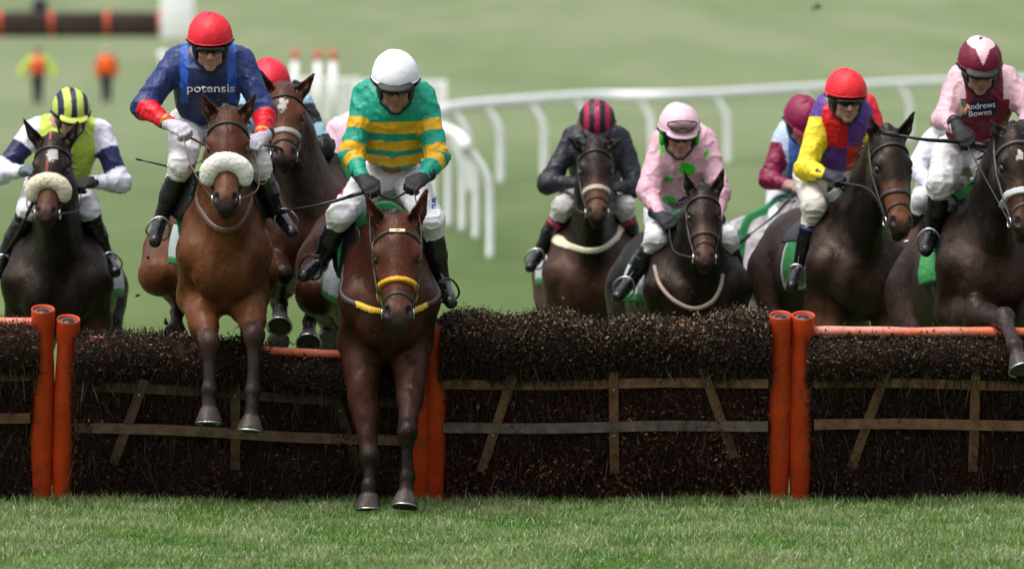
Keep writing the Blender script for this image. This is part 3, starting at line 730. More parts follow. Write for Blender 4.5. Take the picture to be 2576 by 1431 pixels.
    B.cone(PE + (0, .02, -.02), cm*.30 + PE*.70, .100*ps, .070*ps, .03, 'waist', n=X, w=1.15)
    for i in (0, 1):
        B.cone(HP[i], KN[i], .100*ps, .070*ps, .04, 'thigh'); B.cone(KN[i], KN[i]*.66 + AN[i]*.34, .066*ps, .050*ps, .03, 'calf')
    V, Q = polygonize(B, h); N_ = vnormals(V, Q); V0 = V
    fold = (1 - np.abs(vnoise(V*(1, 1, 1.8), 17, 7))) ** 4 * .008 + .002*fbm(V, 24, 2, 9)
    V = V + N_*(fold-.003)[:, None]
    CC = np.tile(np.array(s.get('breech', (.72, .72, .75))), (len(V), 1))
    if 'kneecol' in s:
        D, T_ = dists(B, V0); tg = np.array([p['tag'] for p in B.p])[D.argmin(1)]; CC[tg == 'calf'] = s['kneecol']
    mud = np.clip(fbm(V0, 9, 4, 3) * .9 - .15, 0, .35); CC = CC * (1 - mud)[:, None] + np.array((.30, .27, .22)) * mud[:, None]
    for (px, py, rx, ry, cc) in s.get('bpatch', []):
        p = W(px, py, Yc); CC[(np.abs(V0[:, 0]-p[0]) < rx) & (np.abs(V0[:, 2]-p[2]) < ry) & (vnoise(V0, 55, 2) > -.35)] = cc
    mesh_obj('breeches', V, Q, M['breeches'], root, CC)
    # ---- boots
    for i in (0, 1):
        b = Sdf(); t0 = KN[i]*.70 + AN[i]*.30
        d = unit(TO[i] - AN[i]); dn = unit(AN[i] - KN[i])
        b.cone(t0, KN[i]*.45 + AN[i]*.55, .056*ps, .054*ps, .02); b.cone(KN[i]*.45 + AN[i]*.55, AN[i], .053*ps, .041*ps, .02)
        heel = AN[i] - d*.045*ps + dn*.030*ps
        b.cone(AN[i] + dn*.012, TO[i], .043*ps, .036*ps, .02, n=np.cross(d, dn), w=.95)
        b.ell(heel, np.array((.036, .036, .036))*ps, None, .02)
        v, qq = polygonize(b, .008); nn = vnormals(v, qq); v = v + nn*(.0022*fbm(v, 30, 3))[:, None]
        bo = mesh_obj('boot', v, qq, M['boot'], root)
        if s.get('bootband') is not None:
            v, qq = tube([t0 + dn*.0, t0 + dn*.028], [.0575*ps, .0572*ps], 20); mesh_obj('boot_cuff', v, qq, M['strap'], bo, np.tile(np.array(s['bootband']), (len(v), 1)))
        # iron and leather hang from the saddle
        at = AN[i]*.35 + TO[i]*.65 + dn*.0; w0 = unit(np.cross(d, dn)); upv = -dn
        th = np.linspace(0, 2*math.pi, 23)[:-1]
        pts = [at + w0*.062*ps*math.cos(t) + upv*(.005 + (.090 if math.sin(t) > 0 else .042)*ps*math.sin(t)) for t in th]
        v, qq = tube(pts, .006, 6, closed=True, up=d); st = mesh_obj('stirrup', v, qq, M[s.get('iron', 'metal')], hi['root'])
        sd0 = hi['T'](( -.24 if i == 0 else .24), -.40, .22); tp = at + upv*.09*ps
        v, qq = tube([tp, (tp+sd0)/2 + (0, 0, -.01), sd0], .010, 6, flat=.35, up=d); mesh_obj('stirrup_leather', v, qq, M['leather'], hi['root'])
    # ---- gloves
    for i, q in enumerate((-1, 1)):
        gl = Sdf(); fd = HA[i] - WR[i]
        hand_sdf(gl, WR[i], fd, X*q*-1.0 + np.array((0, 0, .25)), 1, .0120*ps, ps*1.04, 'g'); gl.cone(WR[i] - unit(fd)*.05, WR[i], .037*ps, .034*ps, .01)
        v, qq = polygonize(gl, .0045); gc = s.get('glove', (.012, .012, .014))
        if isinstance(gc, list): gc = gc[i]
        cc = np.tile(np.array(gc, float), (len(v), 1))
        if s.get('glove2') is not None:
            m = fbm(v, 45, 2, 2) > .0; cc[m] = s['glove2']
        mesh_obj('glove', v, qq, M['glove'], root, cc)
        cu = WR[i] - unit(fd)*.045; v, qq = tube([cu - unit(fd)*.012, cu + unit(fd)*.012], [.040*ps, .039*ps], 16)
        mesh_obj('cuff', v, qq, M['strap'], root, np.tile(np.array(s.get('cuff', gc)), (len(v), 1)))
    # ---- helmet: hard shell, silk cap, peak, strap, goggles
    sh = Sdf(); he(sh, (0, -.012, .040), (.103, .127, .108), .01); sh.ell(H(0, -.02, -.02), hs*np.array((.094, .10, .09)), hax, .01); hel = empty_part('helmet', root)
    def clh(x, y, z):
        dx, dy_, dz = x-O[0], y-O[1], z-O[2]
        l = (dx*Lx[0]+dy_*Lx[1]+dz*Lx[2])/hs; f_ = (dx*F[0]+dy_*F[1]+dz*F[2])/hs; z_ = (dx*U[0]+dy_*U[1]+dz*U[2])/hs
        low = (-.078 + .25*np.maximum(f_ - .02, 0)) - z_
        face = np.minimum(np.minimum(f_ - .018, .030 - z_), .066 + .12*(z_+.03) - np.abs(l))
        return hs * np.maximum(low, face)
    v, qq = polygonize(sh, .005, clip=clh, hollow=.014); mesh_obj('shell', v, qq, M['shell'], hel)
    nu, nv = 96, 40; rx = np.array(s.get('caprad', (.1125, .139, .125)))
    pts = []; UV = []
    for j in range(nv + 1):
        for i in range(nu):
            az = 2*math.pi*i/nu; el = math.pi*.5 * j/nv * 1.03
            c = np.array((math.sin(az)*math.sin(el), math.cos(az)*math.sin(el), math.cos(el)))
            # seams of the six panels and the gathered edge
            pk = 1 - .010*abs(math.cos(3*az))**12 * math.sin(el) + .006*math.sin(az*9+1)*max(0, math.sin(el)-.8) - .02*max(0, math.sin(el*1.0)-.985)*30*.0
            pts.append(rx * c * pk + (0, -.012, .040 + .004*math.sin(az*2))); UV.append((az, el))
    pts = np.array(pts); UV = np.array(UV)
    world = O + hs*(pts @ np.array(hax)); world = world + unit(U)*0
    world = world + (unit(Lx)*.001) * 0; nn = (world - H(0, -.012, .04)); nn /= np.linalg.norm(nn, axis=1)[:, None]
    world = world + nn*(.0012*fbm(world, 14, 3, s.get('seed', 1)) + .0022*(1-np.abs(vnoise(world*(1,1,.5), 26, 6)))**5)[:, None]
    Qc = []
    for j in range(nv):
        for i in range(nu):
            k = (i+1) % nu; Qc.append((j*nu+i, (j+1)*nu+i, (j+1)*nu+k, j*nu+k))
    mesh_obj('cap_cover', world, np.array(Qc), M['cap'], hel, s['cap'](pts, UV))
    th = np.linspace(0, 2*math.pi, 41)[:-1]
    v, qq = tube([H(.1130*math.sin(t), -.012+.1395*math.cos(t), .037) for t in th], .0035*hs, 6, closed=True, up=U)
    ccap = s['cap'](np.array([[0, .13, .04]]), np.array([[0., 1.6]]))[0]
    mesh_obj('cap_hem', v, qq, M['strap'], hel, np.tile(np.array(s.get('hemcol', ccap)), (len(v), 1)))
    v, qq = tube([H(0, -.012, .160), H(0, -.012, .170)], [.011*hs, .009*hs], 12); mesh_obj('cap_button', v, qq, M['cap'], hel, np.tile(s.get('button', ccap), (len(v), 1)))
    pkS = Sdf(); pkS.ell(H(0, .112, .036), hs*np.array((.086, .050, .011)), (Lx, unit(F*.92 - U*.38), unit(U*.92 + F*.38)), .01)
    v, qq = polygonize(pkS, .004); pc = s.get('peak', (.008, .008, .01))
    if pc is not False: mesh_obj('peak', v, qq, M['cap'], hel, np.tile(np.array(pc, float), (len(v), 1)))
    for q in (-1, 1):
        v, qq = tube([H(q*.088, .012, -.02), H(q*.070, .030, -.085), H(q*.020, .060, -.126), H(0, .062, -.128)], .0055, 6, flat=.5, up=F); mesh_obj('chin_strap', v, qq, M['leather'], hel)
    if 'earcol' in s:
        for q in (-1, 1):
            ec = Sdf().ell(H(q*.094, .005, -.020), hs*np.array((.018, .036, .050)), hax); v, qq = polygonize(ec, .005); mesh_obj('ear_cover', v, qq, M['cap'], hel, np.tile(np.array(s['earcol'], float), (len(v), 1)))
    if s.get('goggles', True):
        gg = Sdf(); he(gg, (0, .082, .004), (.072, .030, .029), .01); he(gg, (0, .130, -.034), (.015, .030, .026), .008, 'nose', True)
        v, qq = polygonize(gg, .004); go = mesh_obj('goggles', v, qq, M['lens'], root)
        v, qq = tube([H(q_, f_, z_) for q_, f_, z_ in [(-.066, .075, .004), (-.100, .03, .010), (-.118, -.03, .02)]], .008, 6, flat=.5, up=U); v2, q2 = tube([H(q_, f_, z_) for q_, f_, z_ in [(.066, .075, .004), (.100, .03, .010), (.118, -.03, .02)]], .008, 6, flat=.5, up=U)
        mesh_obj('goggle_strap', v, qq, M['leather'], go); mesh_obj('goggle_strap', v2, q2, M['leather'], go)
    if s.get('goggles2'):
        gg = Sdf(); he(gg, (0, .118, .085), (.078, .030, .030), .01, M_=None); he(gg, (0, .160, .060), (.014, .035, .022), .008, 'nose', True)
        v, qq = polygonize(gg, .004); go = mesh_obj('spare_goggles', v, qq, M['cap'], root, np.tile(np.array((.36, .22, .24)), (len(v), 1)))
        th = np.linspace(0, 2*math.pi, 31)[:-1]
        v, qq = tube([H(.080*math.cos(t), .146 - .045*abs(math.cos(t))**2.2, .085+.033*math.sin(t)) for t in th], .004, 6, closed=True, up=F); mesh_obj('goggle_rim', v, qq, M['leather'], go)
    # ---- reins from the hands to the bit
    if s.get('reins', True):
        for i in (0, 1):
            a_, b_ = palms[i], hi['bit'][i]; m_ = (a_ + b_)/2 + np.array(((-.04, .04)[i], -.02, -.05))
            if 'reinmid' in s: m_ = W(*s['reinmid'][i])
            v, qq = tube(catmull([a_, m_, b_], 10), .0065, 6, flat=.5, up=(1, 0, .1)); mesh_obj('rein', v, qq, M['strap'], hi['br'], np.tile(np.array(s.get('reincol', (.03, .02, .018))), (len(v), 1)))
        v, qq = tube(catmull([palms[0], (palms[0]+palms[1])/2 + np.array((0, .04, -.05)), palms[1]], 8), .006, 6, flat=.5, up=(0, 1, 0)); mesh_obj('rein', v, qq, M['strap'], hi['br'], np.tile(np.array(s.get('reincol', (.03, .02, .018))), (len(v), 1)))
    return dict(root=root, jacket=jk, SH=SH, EL=EL, WR=WR, palms=palms, mid=mid, H=H, X=X, PE=PE)

def lettering(text, size, cx, cy, Y, parent, target, mat, rot=0, name='lettering', italic=0, squash=1.0, bold=0.0):
    """letters laid on the cloth: each point is dropped on the jacket from in front"""
    cu = bpy.data.curves.new(name, 'FONT'); cu.body = text; cu.align_x = 'CENTER'; cu.align_y = 'CENTER'; cu.size = 1.0; cu.offset = bold; cu.shear = italic
    cu.resolution_u = 3; t = bpy.data.objects.new(name, cu); COL.objects.link(t)
    dg = bpy.context.evaluated_depsgraph_get(); me = bpy.data.meshes.new_from_object(t.evaluated_get(dg)); bpy.data.objects.remove(t)
    import bmesh
    bm = bmesh.new(); bm.from_mesh(me); bmesh.ops.triangulate(bm, faces=bm.faces)
    for _ in range(2): bmesh.ops.subdivide_edges(bm, edges=[e for e in bm.edges if e.calc_length() > .12], cuts=1); bmesh.ops.triangulate(bm, faces=bm.faces)
    c = W(cx, cy, Y); rt = Matrix.Rotation(R(rot), 2); tm = target.data; off = Vector(parent_origin(target))
    bvh = BVHTree.FromPolygons([v.co + off for v in tm.vertices], [p.vertices[:] for p in tm.polygons])
    po = parent_origin(parent)
    for v in bm.verts:
        q = rt @ Vector((v.co.x*size, v.co.y*size*squash)); p = Vector((c[0]+q.x, -3.5+Y, c[2]+q.y))
        hit = bvh.ray_cast(Vector((p.x, Y - 3, p.z)), Vector((0, 1, 0)))
        y = hit[0].y if hit[0] else c[1]
        v.co = Vector((p.x, y - .004, p.z)) - Vector(po)
    me2 = bpy.data.meshes.new(name); bm.to_mesh(me2); bm.free(); me2.materials.append(mat)
    o = bpy.data.objects.new(name, me2); COL.objects.link(o); o.parent = parent
    return o

def whip(pts, label, r0=.010, r1=.004, tip=1.0):
    """leather covered stick with a thicker handle and a flat flap at the tip"""
    pts = [np.array(p, float) for p in pts]; root = empty('whip', pts[0], label, 'whip', 'riding whips held by the jockeys')
    c = catmull(pts, 8) if len(pts) > 2 else np.array([pts[0]*(1-t) + pts[1]*t for t in np.linspace(0, 1, 12)])
    n = len(c); a = int(n*.28)
    v, q = tube(c[:a+1], np.linspace(r0*1.25, r0*1.1, a+1), 8); mesh_obj('handle', v, q, M['leather'], root)
    v, q = tube(c[a:], np.linspace(r0, r1, n-a), 8); mesh_obj('shaft', v, q, M['leather'], root)
    d = unit(c[-1]-c[-2]); v, q = tube([c[-1]-d*.01, c[-1]+d*.02, c[-1]+d*.09*tip], np.array([.008, .014, .013])*tip, 8, flat=.3, up=(0, 1, 0)); mesh_obj('flap', v, q, M['leather'], root)
    return root

# ---------------------------------------------------------------- ground
def gz(Y): return np.where(np.asarray(Y) > 200, (np.asarray(Y) - 200) * .0275 + np.maximum(np.asarray(Y) - 330, 0) * .02, 0.0)
def ground():
    ys = np.concatenate([np.linspace(-60, 200, 60), np.linspace(204, 1200, 120)]); xs = np.linspace(-420, 420, 90)
    X_, Y_ = np.meshgrid(xs, ys); Z_ = gz(Y_) + np.where(Y_ > 205, .12 * np.sin(X_ * .02 + 1) * np.minimum((Y_ - 200) / 200, 1), 0)
    V = np.stack([X_, Y_, Z_], -1).reshape(-1, 3); n = len(xs); i = np.arange(len(ys)-1)[:, None] * n + np.arange(n-1)[None]
    Q = np.stack([i, i+1, i+n+1, i+n], -1).reshape(-1, 4)
    m, t, p = newmat('turf'); N = t.nodes.new; L = t.links.new
    tc = N('ShaderNodeTexCoord'); mp = N('ShaderNodeMapping'); mp.inputs['Scale'].default_value = (1, .12, 1); L(tc.outputs['Object'], mp.inputs[0])
    n1 = N('ShaderNodeTexNoise'); n1.inputs['Scale'].default_value = .55; n1.inputs['Detail'].default_value = 6; L(mp.outputs[0], n1.inputs['Vector'])
    n2 = N('ShaderNodeTexNoise'); n2.inputs['Scale'].default_value = 14; n2.inputs['Detail'].default_value = 4; L(tc.outputs['Object'], n2.inputs['Vector'])
    mp3 = N('ShaderNodeMapping'); mp3.inputs['Scale'].default_value = (1, .13, 1); mp3.inputs['Rotation'].default_value = (0, 0, .3); L(tc.outputs['Object'], mp3.inputs[0])
    n3 = N('ShaderNodeTexNoise'); n3.inputs['Scale'].default_value = .17; n3.inputs['Detail'].default_value = 5; n3.inputs['Roughness'].default_value = .6; L(mp3.outputs[0], n3.inputs['Vector'])
    r1 = N('ShaderNodeValToRGB'); e = r1.color_ramp.elements; e[0].position = .32; e[0].color = (.076, .120, .032, 1); e[1].position = .70; e[1].color = (.130, .175, .064, 1); L(n1.outputs[0], r1.inputs[0])
    mx = N('ShaderNodeMixRGB'); mx.blend_type = 'MULTIPLY'; mx.inputs[0].default_value = .35; L(r1.outputs[0], mx.inputs[1])
    r2 = N('ShaderNodeValToRGB'); e = r2.color_ramp.elements; e[0].position = .35; e[0].color = (.45, .5, .4, 1); e[1].position = .6; e[1].color = (1, 1, 1, 1); L(n2.outputs[0], r2.inputs[0]); L(r2.outputs[0], mx.inputs[2])
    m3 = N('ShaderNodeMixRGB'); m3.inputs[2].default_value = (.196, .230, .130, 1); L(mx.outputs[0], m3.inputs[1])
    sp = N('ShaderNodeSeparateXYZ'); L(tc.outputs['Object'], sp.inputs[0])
    mr = N('ShaderNodeMapRange'); mr.inputs[1].default_value = 30; mr.inputs[2].default_value = 130; mr.inputs[4].default_value = .85; L(sp.outputs['Y'], mr.inputs[0]); L(mr.outputs[0], m3.inputs[0])  # turf mixed paler with distance: haze painted into its colour
    m4 = N('ShaderNodeMixRGB'); m4.blend_type = 'MULTIPLY'; m4.inputs[0].default_value = .75; L(m3.outputs[0], m4.inputs[1]); r4 = N('ShaderNodeValToRGB'); e = r4.color_ramp.elements; e[0].position = .35; e[0].color = (.62, .74, .56, 1); e[1].position = .62; e[1].color = (1, 1, 1, 1); L(n3.outputs[0], r4.inputs[0]); L(r4.outputs[0], m4.inputs[2])
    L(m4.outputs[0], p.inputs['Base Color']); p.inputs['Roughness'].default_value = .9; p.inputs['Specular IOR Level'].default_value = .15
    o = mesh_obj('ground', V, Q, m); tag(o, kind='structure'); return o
ground()

def grass():
    g = np.random.default_rng(11); n = 470000
    Y = g.uniform(-6.4, 1.2, n); X = g.uniform(-4.9, 4.9, n)
    keep = np.abs(X) < 4.9; X, Y = X[keep], Y[keep]; n = len(X)
    P = np.stack([X, Y, np.zeros(n)], 1)
    c1 = fbm(P * (1, 1, 1), 3.2, 4, 3); c2 = vnoise(P, 9, 9)
    hgt = np.clip(.025 + .014 * c1 + g.normal(0, .008, n), .008, .07)
    near = np.exp(-((Y + .15) / .22) ** 2); hgt *= 1 + .9 * near * g.uniform(0, 1, n)       # longer where the mower cannot reach
    a = g.uniform(0, 2*math.pi, n); wd = g.uniform(.0013, .0028, n); ln = g.uniform(.2, 1.1, n) * hgt
    s = np.stack([np.cos(a), np.sin(a), 0*a], 1); d = np.stack([np.cos(a + 1.57 + g.normal(0, .5, n)), np.sin(a+1.57), 0*a], 1); up = np.array([0, 0, 1.])
    b0 = P - s*wd[:, None]; b1 = P + s*wd[:, None]; m = P + d*(ln*.35)[:, None] + up*(hgt*.6)[:, None]
    m0, m1 = m - s*(wd*.75)[:, None], m + s*(wd*.75)[:, None]; t = P + d*ln[:, None] + up*hgt[:, None]; t0, t1 = t - s*.0004, t + s*.0004
    V = np.stack([b0, b1, m1, m0, t1, t0], 1).reshape(-1, 3); k = np.arange(n)[:, None]*6
    Q = np.concatenate([k + [0, 1, 2, 3], k + [3, 2, 4, 5]])
    base = np.stack([.155 + .08*c1, .245 + .05*c1, .060 + .05*c1], 1) * (1 + .25*g.normal(0, 1, n))[:, None] * (1 + .22*c2)[:, None]
    dry = g.random(n) < .07; base[dry] = np.array((.50, .52, .38)) * g.uniform(.7, 1.3, (dry.sum(), 1)); blu = g.random(n) < .15; base[blu] *= (.85, 1.0, 1.2)
    base = np.clip(base, .01, .8); C = np.repeat(base, 6, 0)
    mt = mat_col('grass_blade', .5, var=.0, spec=.35)
    bs = mt.node_tree.nodes['Principled BSDF']
    tr = mt.node_tree.nodes.new('ShaderNodeBsdfTranslucent'); at = [q for q in mt.node_tree.nodes if q.type == 'ATTRIBUTE'][0]; mt.node_tree.links.new(at.outputs[0], tr.inputs[0])
    ms = mt.node_tree.nodes.new('ShaderNodeMixShader'); ms.inputs[0].default_value = .3; out = [q for q in mt.node_tree.nodes if q.type == 'OUTPUT_MATERIAL'][0]
    mt.node_tree.links.new(bs.outputs[0], ms.inputs[1]); mt.node_tree.links.new(tr.outputs[0], ms.inputs[2]); mt.node_tree.links.new(ms.outputs[0], out.inputs[0])
    o = mesh_obj('grass', V, Q, mt, col=C, smooth=False); tag(o, kind='stuff'); return o
grass()

# ---------------------------------------------------------------- the near hurdles
M['brush'] = mat_col('brushwood', .85, bump=.02, bscale=40, color=(.030, .014, .011), var=.5, vscale=30, spec=.1)
M['leaf'] = mat_col('dry_leaf', .6, var=.15, vscale=40, spec=.3)
M['wood'] = mat_col('hurdle_wood', .75, bump=.004, bscale=30, stretch=(.15, 1, 1), var=.35, vscale=18, spec=.2)
M['pad'] = mat_col('padding_vinyl', .42, bump=.006, bscale=14, stretch=(1, 1, .35), var=.12, vscale=12, spec=.45, b2=.0008, b2s=200)
M['foam'] = mat_col('grey_foam', .8, color=(.10, .11, .13), var=.2)
ORG = np.array((.50, .045, .006))

def padded_post(top, bot, r, parent, seed, prof=None):
    g = np.random.default_rng(seed); top, bot = np.array(top), np.array(bot); ax = top - bot; L_ = np.linalg.norm(ax); ax /= L_
    x = unit(np.cross((0, -1., .0), ax)); y = np.cross(ax, x); n = 28; m = 44; V = []; Q = []
    prof = prof or [(0, .80), (.06, .84), (.2, .96), (.35, 1.02), (.55, 1.03), (.72, 1.0), (.80, .93), (.86, .90), (.92, 1.0), (1, 1.03)]
    pt, pr = zip(*prof)
    for j in range(m + 1):
        t = j / m; rr = r * np.interp(t, pt, pr)
        for i in range(n):
            a = 2*math.pi*i/n; q = rr * (1 + .025*math.sin(3*a + seed + 4*t) + .015*math.sin(21*t+seed+2*a))
            V.append(bot + ax*L_*t + q*(math.cos(a)*x + math.sin(a)*y))
    for j in range(m):
        for i in range(n): Q.append((j*n+i, j*n+(i+1) % n, (j+1)*n+(i+1) % n, (j+1)*n+i))
    b = len(V)      # rim and the inside of the sleeve
    for t, f_ in ((1.004, .97), (1.0, .86), (.955, .84)):
        for i in range(n):
            a = 2*math.pi*i/n; V.append(bot + ax*L_*t + r*1.03*f_*(math.cos(a)*x + math.sin(a)*y))
    for k_ in range(3):
        s0 = m*n if k_ == 0 else b + (k_-1)*n; s1 = b + k_*n
        for i in range(n): Q.append((s0+i, s0+(i+1) % n, s1+(i+1) % n, s1+i))
    V = np.array(V); c = np.tile(ORG, (len(V), 1)) * (1 + .10*fbm(V, 6, 3, seed))[:, None]
    dirt = np.clip(fbm(V*(1, 1, .5), 34, 4, seed+5)*1.6 - .75 + .5*np.exp(-((V[:, 2])/.18)**2), 0, .65)[:, None]; c = c*(1-dirt) + np.array((.12, .05, .03))*dirt
    o = mesh_obj('padded_post', V, np.array(Q), M['pad'], parent, c)
    v, q = tube([top - ax*.045, top - ax*.012], [r*.85, r*.85], 20); v2 = v
    mesh_obj('foam_core', v, q, M['foam'], o)
    v, q = tube([top - ax*.03, top - ax*.008], [r*.52, r*.52], 20); mesh_obj('post_end', v, q, M['leather'], o)
    return o

def hurdle(label, bl, br, tl, tr, rails, studs, posts, bar, leaves=15000, lf=None, seed=1, pb=.0, Yt=-.33, Yb=.06, ext=(0, 1), palette=0, barr=.028):
    """a leaning brushwood hurdle: bl br tl tr are its corners"""
    g = np.random.default_rng(seed)
    BL, BR, TL, TR = W(*bl, Yb), W(*br, Yb), W(*tl, Yt), W(*tr, Yt)
    root = empty('brush_hurdle', (BL + BR)/2, label, 'hurdle', 'near hurdles in a row across the turf')
    ux = unit(BR - BL); vv = unit((TL + TR)/2 - (BL + BR)/2); nn = unit(np.cross(ux, vv)); nn = nn if nn[1] < 0 else -nn; nn = unit(nn)
    def S_(u, v, w): u = np.asarray(u)[..., None]; v = np.asarray(v)[..., None]; return (BL*(1-u) + BR*u)*(1-v) + (TL*(1-u) + TR*u)*v + nn*np.asarray(w)[..., None]
    lf = lf or (lambda u: 1.0 + 0*u)
    prof = [(-.02, -.07), (-.02, .045), (.25, .05), (.68, .05), (.745, .10), (.84, .135), (.93, .125), (.99, .07), (1.0, 0), (.97, -.10), (.8, -.16), (.5, -.12), (.2, -.09)]
    pv = np.array(prof); pv[:, 0] = np.where(pv[:, 0] > .6, .60 + pb + (pv[:, 0]-.6)*(.4-pb)/.4, pv[:, 0]); seg = np.linalg.norm(np.roll(pv, -1, 0) - pv, axis=1); cum = np.concatenate([[0], np.cumsum(seg)]); pc = np.vstack([pv, pv[:1]])
    def prof_at(s_): s_ = s_*cum[-1]; return np.interp(s_, cum, pc[:, 0]), np.interp(s_, cum, pc[:, 1])
    lump = lambda q: .026*fbm(q*(1, 0, .6), 4.5, 2, seed+20)
    nu, ns = 110, 48; U_, S__ = np.meshgrid(np.linspace(ext[0], ext[1], nu), np.arange(ns)/ns, indexing='ij')
    v_, w_ = prof_at(S__); top = lf(U_); v_ = np.where(v_ > .6, .6 + (v_-.6)*((top-.6)/.4), v_)
    P = S_(U_, v_*.985, w_*.9).reshape(-1, 3); P = P + nn*(.012*fbm(P, 14, 3, seed) + lump(P))[:, None]
    i = np.arange(nu-1)[:, None]*ns; j = np.arange(ns)[None]; k = (j+1) % ns
    Q = np.stack([i+j, i+k, i+ns+k, i+ns+j], -1).reshape(-1, 4)
    mesh_obj('brushwood_core', P, Q, M['brush'], root)
    # leaves and twigs (one part, nobody could count them)
    nL = leaves; u = g.uniform(ext[0], ext[1], nL); s_ = g.beta(1.0, 1.0, nL)*.62 + .02
    s_[: nL//3] = g.uniform(.33, .62, nL//3); v, w = prof_at(s_); top = lf(u); v = np.where(v > .6, .6 + (v-.6)*((top-.6)/.4), v)
    c = S_(u, v, w*.95 + g.uniform(-.012, .022, nL)); c += nn*lump(c)[:, None]; c += g.normal(0, .006, c.shape)
    hi_ = v > .93*top; k = hi_ & (g.random(nL) < .35); c[k, 2] += g.exponential(.010, k.sum())
    upper = (v > .66)
    sz = g.uniform(.005, .0135, nL); sz[~upper] *= 1.1; d1 = g.normal(0, 1, (nL, 3)); d1 /= np.linalg.norm(d1, axis=1)[:, None]; d2 = np.cross(d1, g.normal(0, 1, (nL, 3))); d2 /= np.linalg.norm(d2, axis=1)[:, None]
    sz = np.where((~upper) & (g.random(nL) < .12), sz*1.5, sz)
    V = np.stack([c - d1*sz[:, None], c - d2*(sz*.5)[:, None], c + d1*sz[:, None], c + d2*(sz*.5)[:, None]], 1).reshape(-1, 3); Q = np.arange(nL*4).reshape(-1, 4)
    pal_u = np.array([(.034, .023, .015), (.042, .026, .016), (.028, .026, .013), (.062, .038, .024), (.026, .017, .013)]); pal_l = np.array([(.075, .034, .026), (.090, .036, .026), (.052, .027, .022), (.115, .046, .028), (.060, .030, .024)])
    cl = np.where(upper[:, None], pal_u[g.integers(0, 5, nL)], pal_l[g.integers(0, 5, nL)]*(.62, .50, .50) if palette else pal_l[g.integers(0, 5, nL)]*(1.05, .76, .74))*g.uniform(.65, 1.3, (nL, 1)); cl[upper] *= .85
    pat = fbm(c, 5, 2, seed+3); o = (~upper) & (g.random(nL) < np.clip(.03 + .42*pat, 0, .42)*(.15 if palette else 1)); cl[o] = np.array((.28, .115, .050))*g.uniform(.4, 1.4, (o.sum(), 1)); pass
    li = (v > .93*top) & (g.random(nL) < (.12 if palette else .45)); cl[li] = np.array((.125, .082, .048))*g.uniform(.4, 1.8, (li.sum(), 1))
    nt_ = 7000; u = g.uniform(ext[0], ext[1], nt_); s_ = g.uniform(.02, .6, nt_); v, w = prof_at(s_); top = lf(u); v = np.where(v > .6, .6 + (v-.6)*((top-.6)/.4), v); v = np.where(v > .86, v - .09, v); r0 = S_(u, v, w*.9); r0 = r0 + nn*lump(r0)[:, None]
    dr = np.where((v > .8)[:, None], vv*1.0 + nn*.25, vv*.8 - nn*0 + 0*ux) * np.where(g.random(nt_) < .5, 1, -1)[:, None]; dr[v > .9] = vv
    v2, q2 = ribbon_hair(r0, dr, .13, .0019, 0, n=3, seed=seed+1, jit=.28)
    tcol = np.repeat(np.array((.038, .020, .016))*g.uniform(.4, 1.7, (nt_, 1)), 6, 0)
    V2, Q2, C2 = np.vstack([V, v2]), np.vstack([Q, q2+len(V)]), np.vstack([np.repeat(cl, 4, 0), tcol])
    mesh_obj('brushwood_leaves', V2, Q2, M['leaf'], root, C2, smooth=False)['kind'] = 'stuff'
    def onfront(px, py, w):
        Y = 0.0
        for _ in range(6):
            p = W(px, py, Y); vz = (p[2] - 0)/(TL[2]); Y = Yb + (Yt-Yb)*vz + nn[1]*w
        return W(px, py, Y)
    for ln in rails:
        (x0, y0), (x1, y1), colr = ln; a, b = onfront(x0, y0, .088), onfront(x1, y1, .088); ax = unit(b-a)
        m_ = 26; pts = [a*(1-t)+b*t + np.array((0, 0, .004*math.sin(9*t+seed))) for t in np.linspace(0, 1, m_)]
        vb, qb = [], []
        for t in range(m_):
            for (p_, q_) in ((-.025, -.010), (.025, -.010), (.026, .010), (-.026, .010)): vb.append(pts[t] + vv*p_ + nn*q_)
            if t: qb += [((t-1)*4+k, (t-1)*4+(k+1) % 4, t*4+(k+1) % 4, t*4+k) for k in range(4)]
        qb += [(0, 1, 2, 3), ((m_-1)*4+3, (m_-1)*4+2, (m_-1)*4+1, (m_-1)*4)]
        mesh_obj('rail', vb, qb, M['wood'], root, np.tile(np.array(colr), (len(vb), 1)), smooth=False)
    for st in studs:
        (x0, y0), (x1, y1), colr = st; a, b = onfront(x0, y0, .111), onfront(x1, y1, .060); ax = unit(b-a); sx = unit(np.cross(ax, nn))
        v1, q1 = boxv((a+b)/2, (sx, ax, nn), (.025, np.linalg.norm(b-a)/2, .011), .003); so = mesh_obj('stile', v1, q1, M['wood'], root, np.tile(np.array(colr), (len(v1), 1)), smooth=False)
        for t in (.17, .62):
            p_ = a*(1-t)+b*t + nn*.011; v1, q1 = tube([p_, p_+nn*.004], [.006, .005], 10); mesh_obj('bolt', v1, q1, M['metal'], so)
    for (tx, ty), (bx_, by_), r in posts:
        padded_post(W(tx, ty, Yt-.02), W(bx_, by_, Yb-.06), r/484., root, seed + int(tx) % 13)
    if bar:
        (x0, y0), (x1, y1) = bar; a, b = W(x0, y0, Yt+.03), W(x1, y1, Yt+.03); pts = [a*(1-t)+b*t + np.array((0, 0, .002*math.sin(17*t))) for t in np.linspace(0, 1, 60)]
        rr = [barr*(1+.05*math.sin(40*t)) for t in np.linspace(0, 1, 60)]
        v1, q1 = tube(pts, rr, 14); c = np.tile(np.array((.66, .13, .05)), (len(v1), 1)); n_ = np.clip(fbm(v1, 5, 3, seed)*1.2 + (.5 - .35*np.abs(v1[:, 0] - 1.6)) * (seed == 12), 0, .8)[:, None]; c = c*(1-n_) + np.array((.62, .26, .19))*n_
        mesh_obj('top_padding', v1, q1, M['pad'], root, c)
    return root
WD, WG = (.170, .090, .052), (.10, .085, .085)
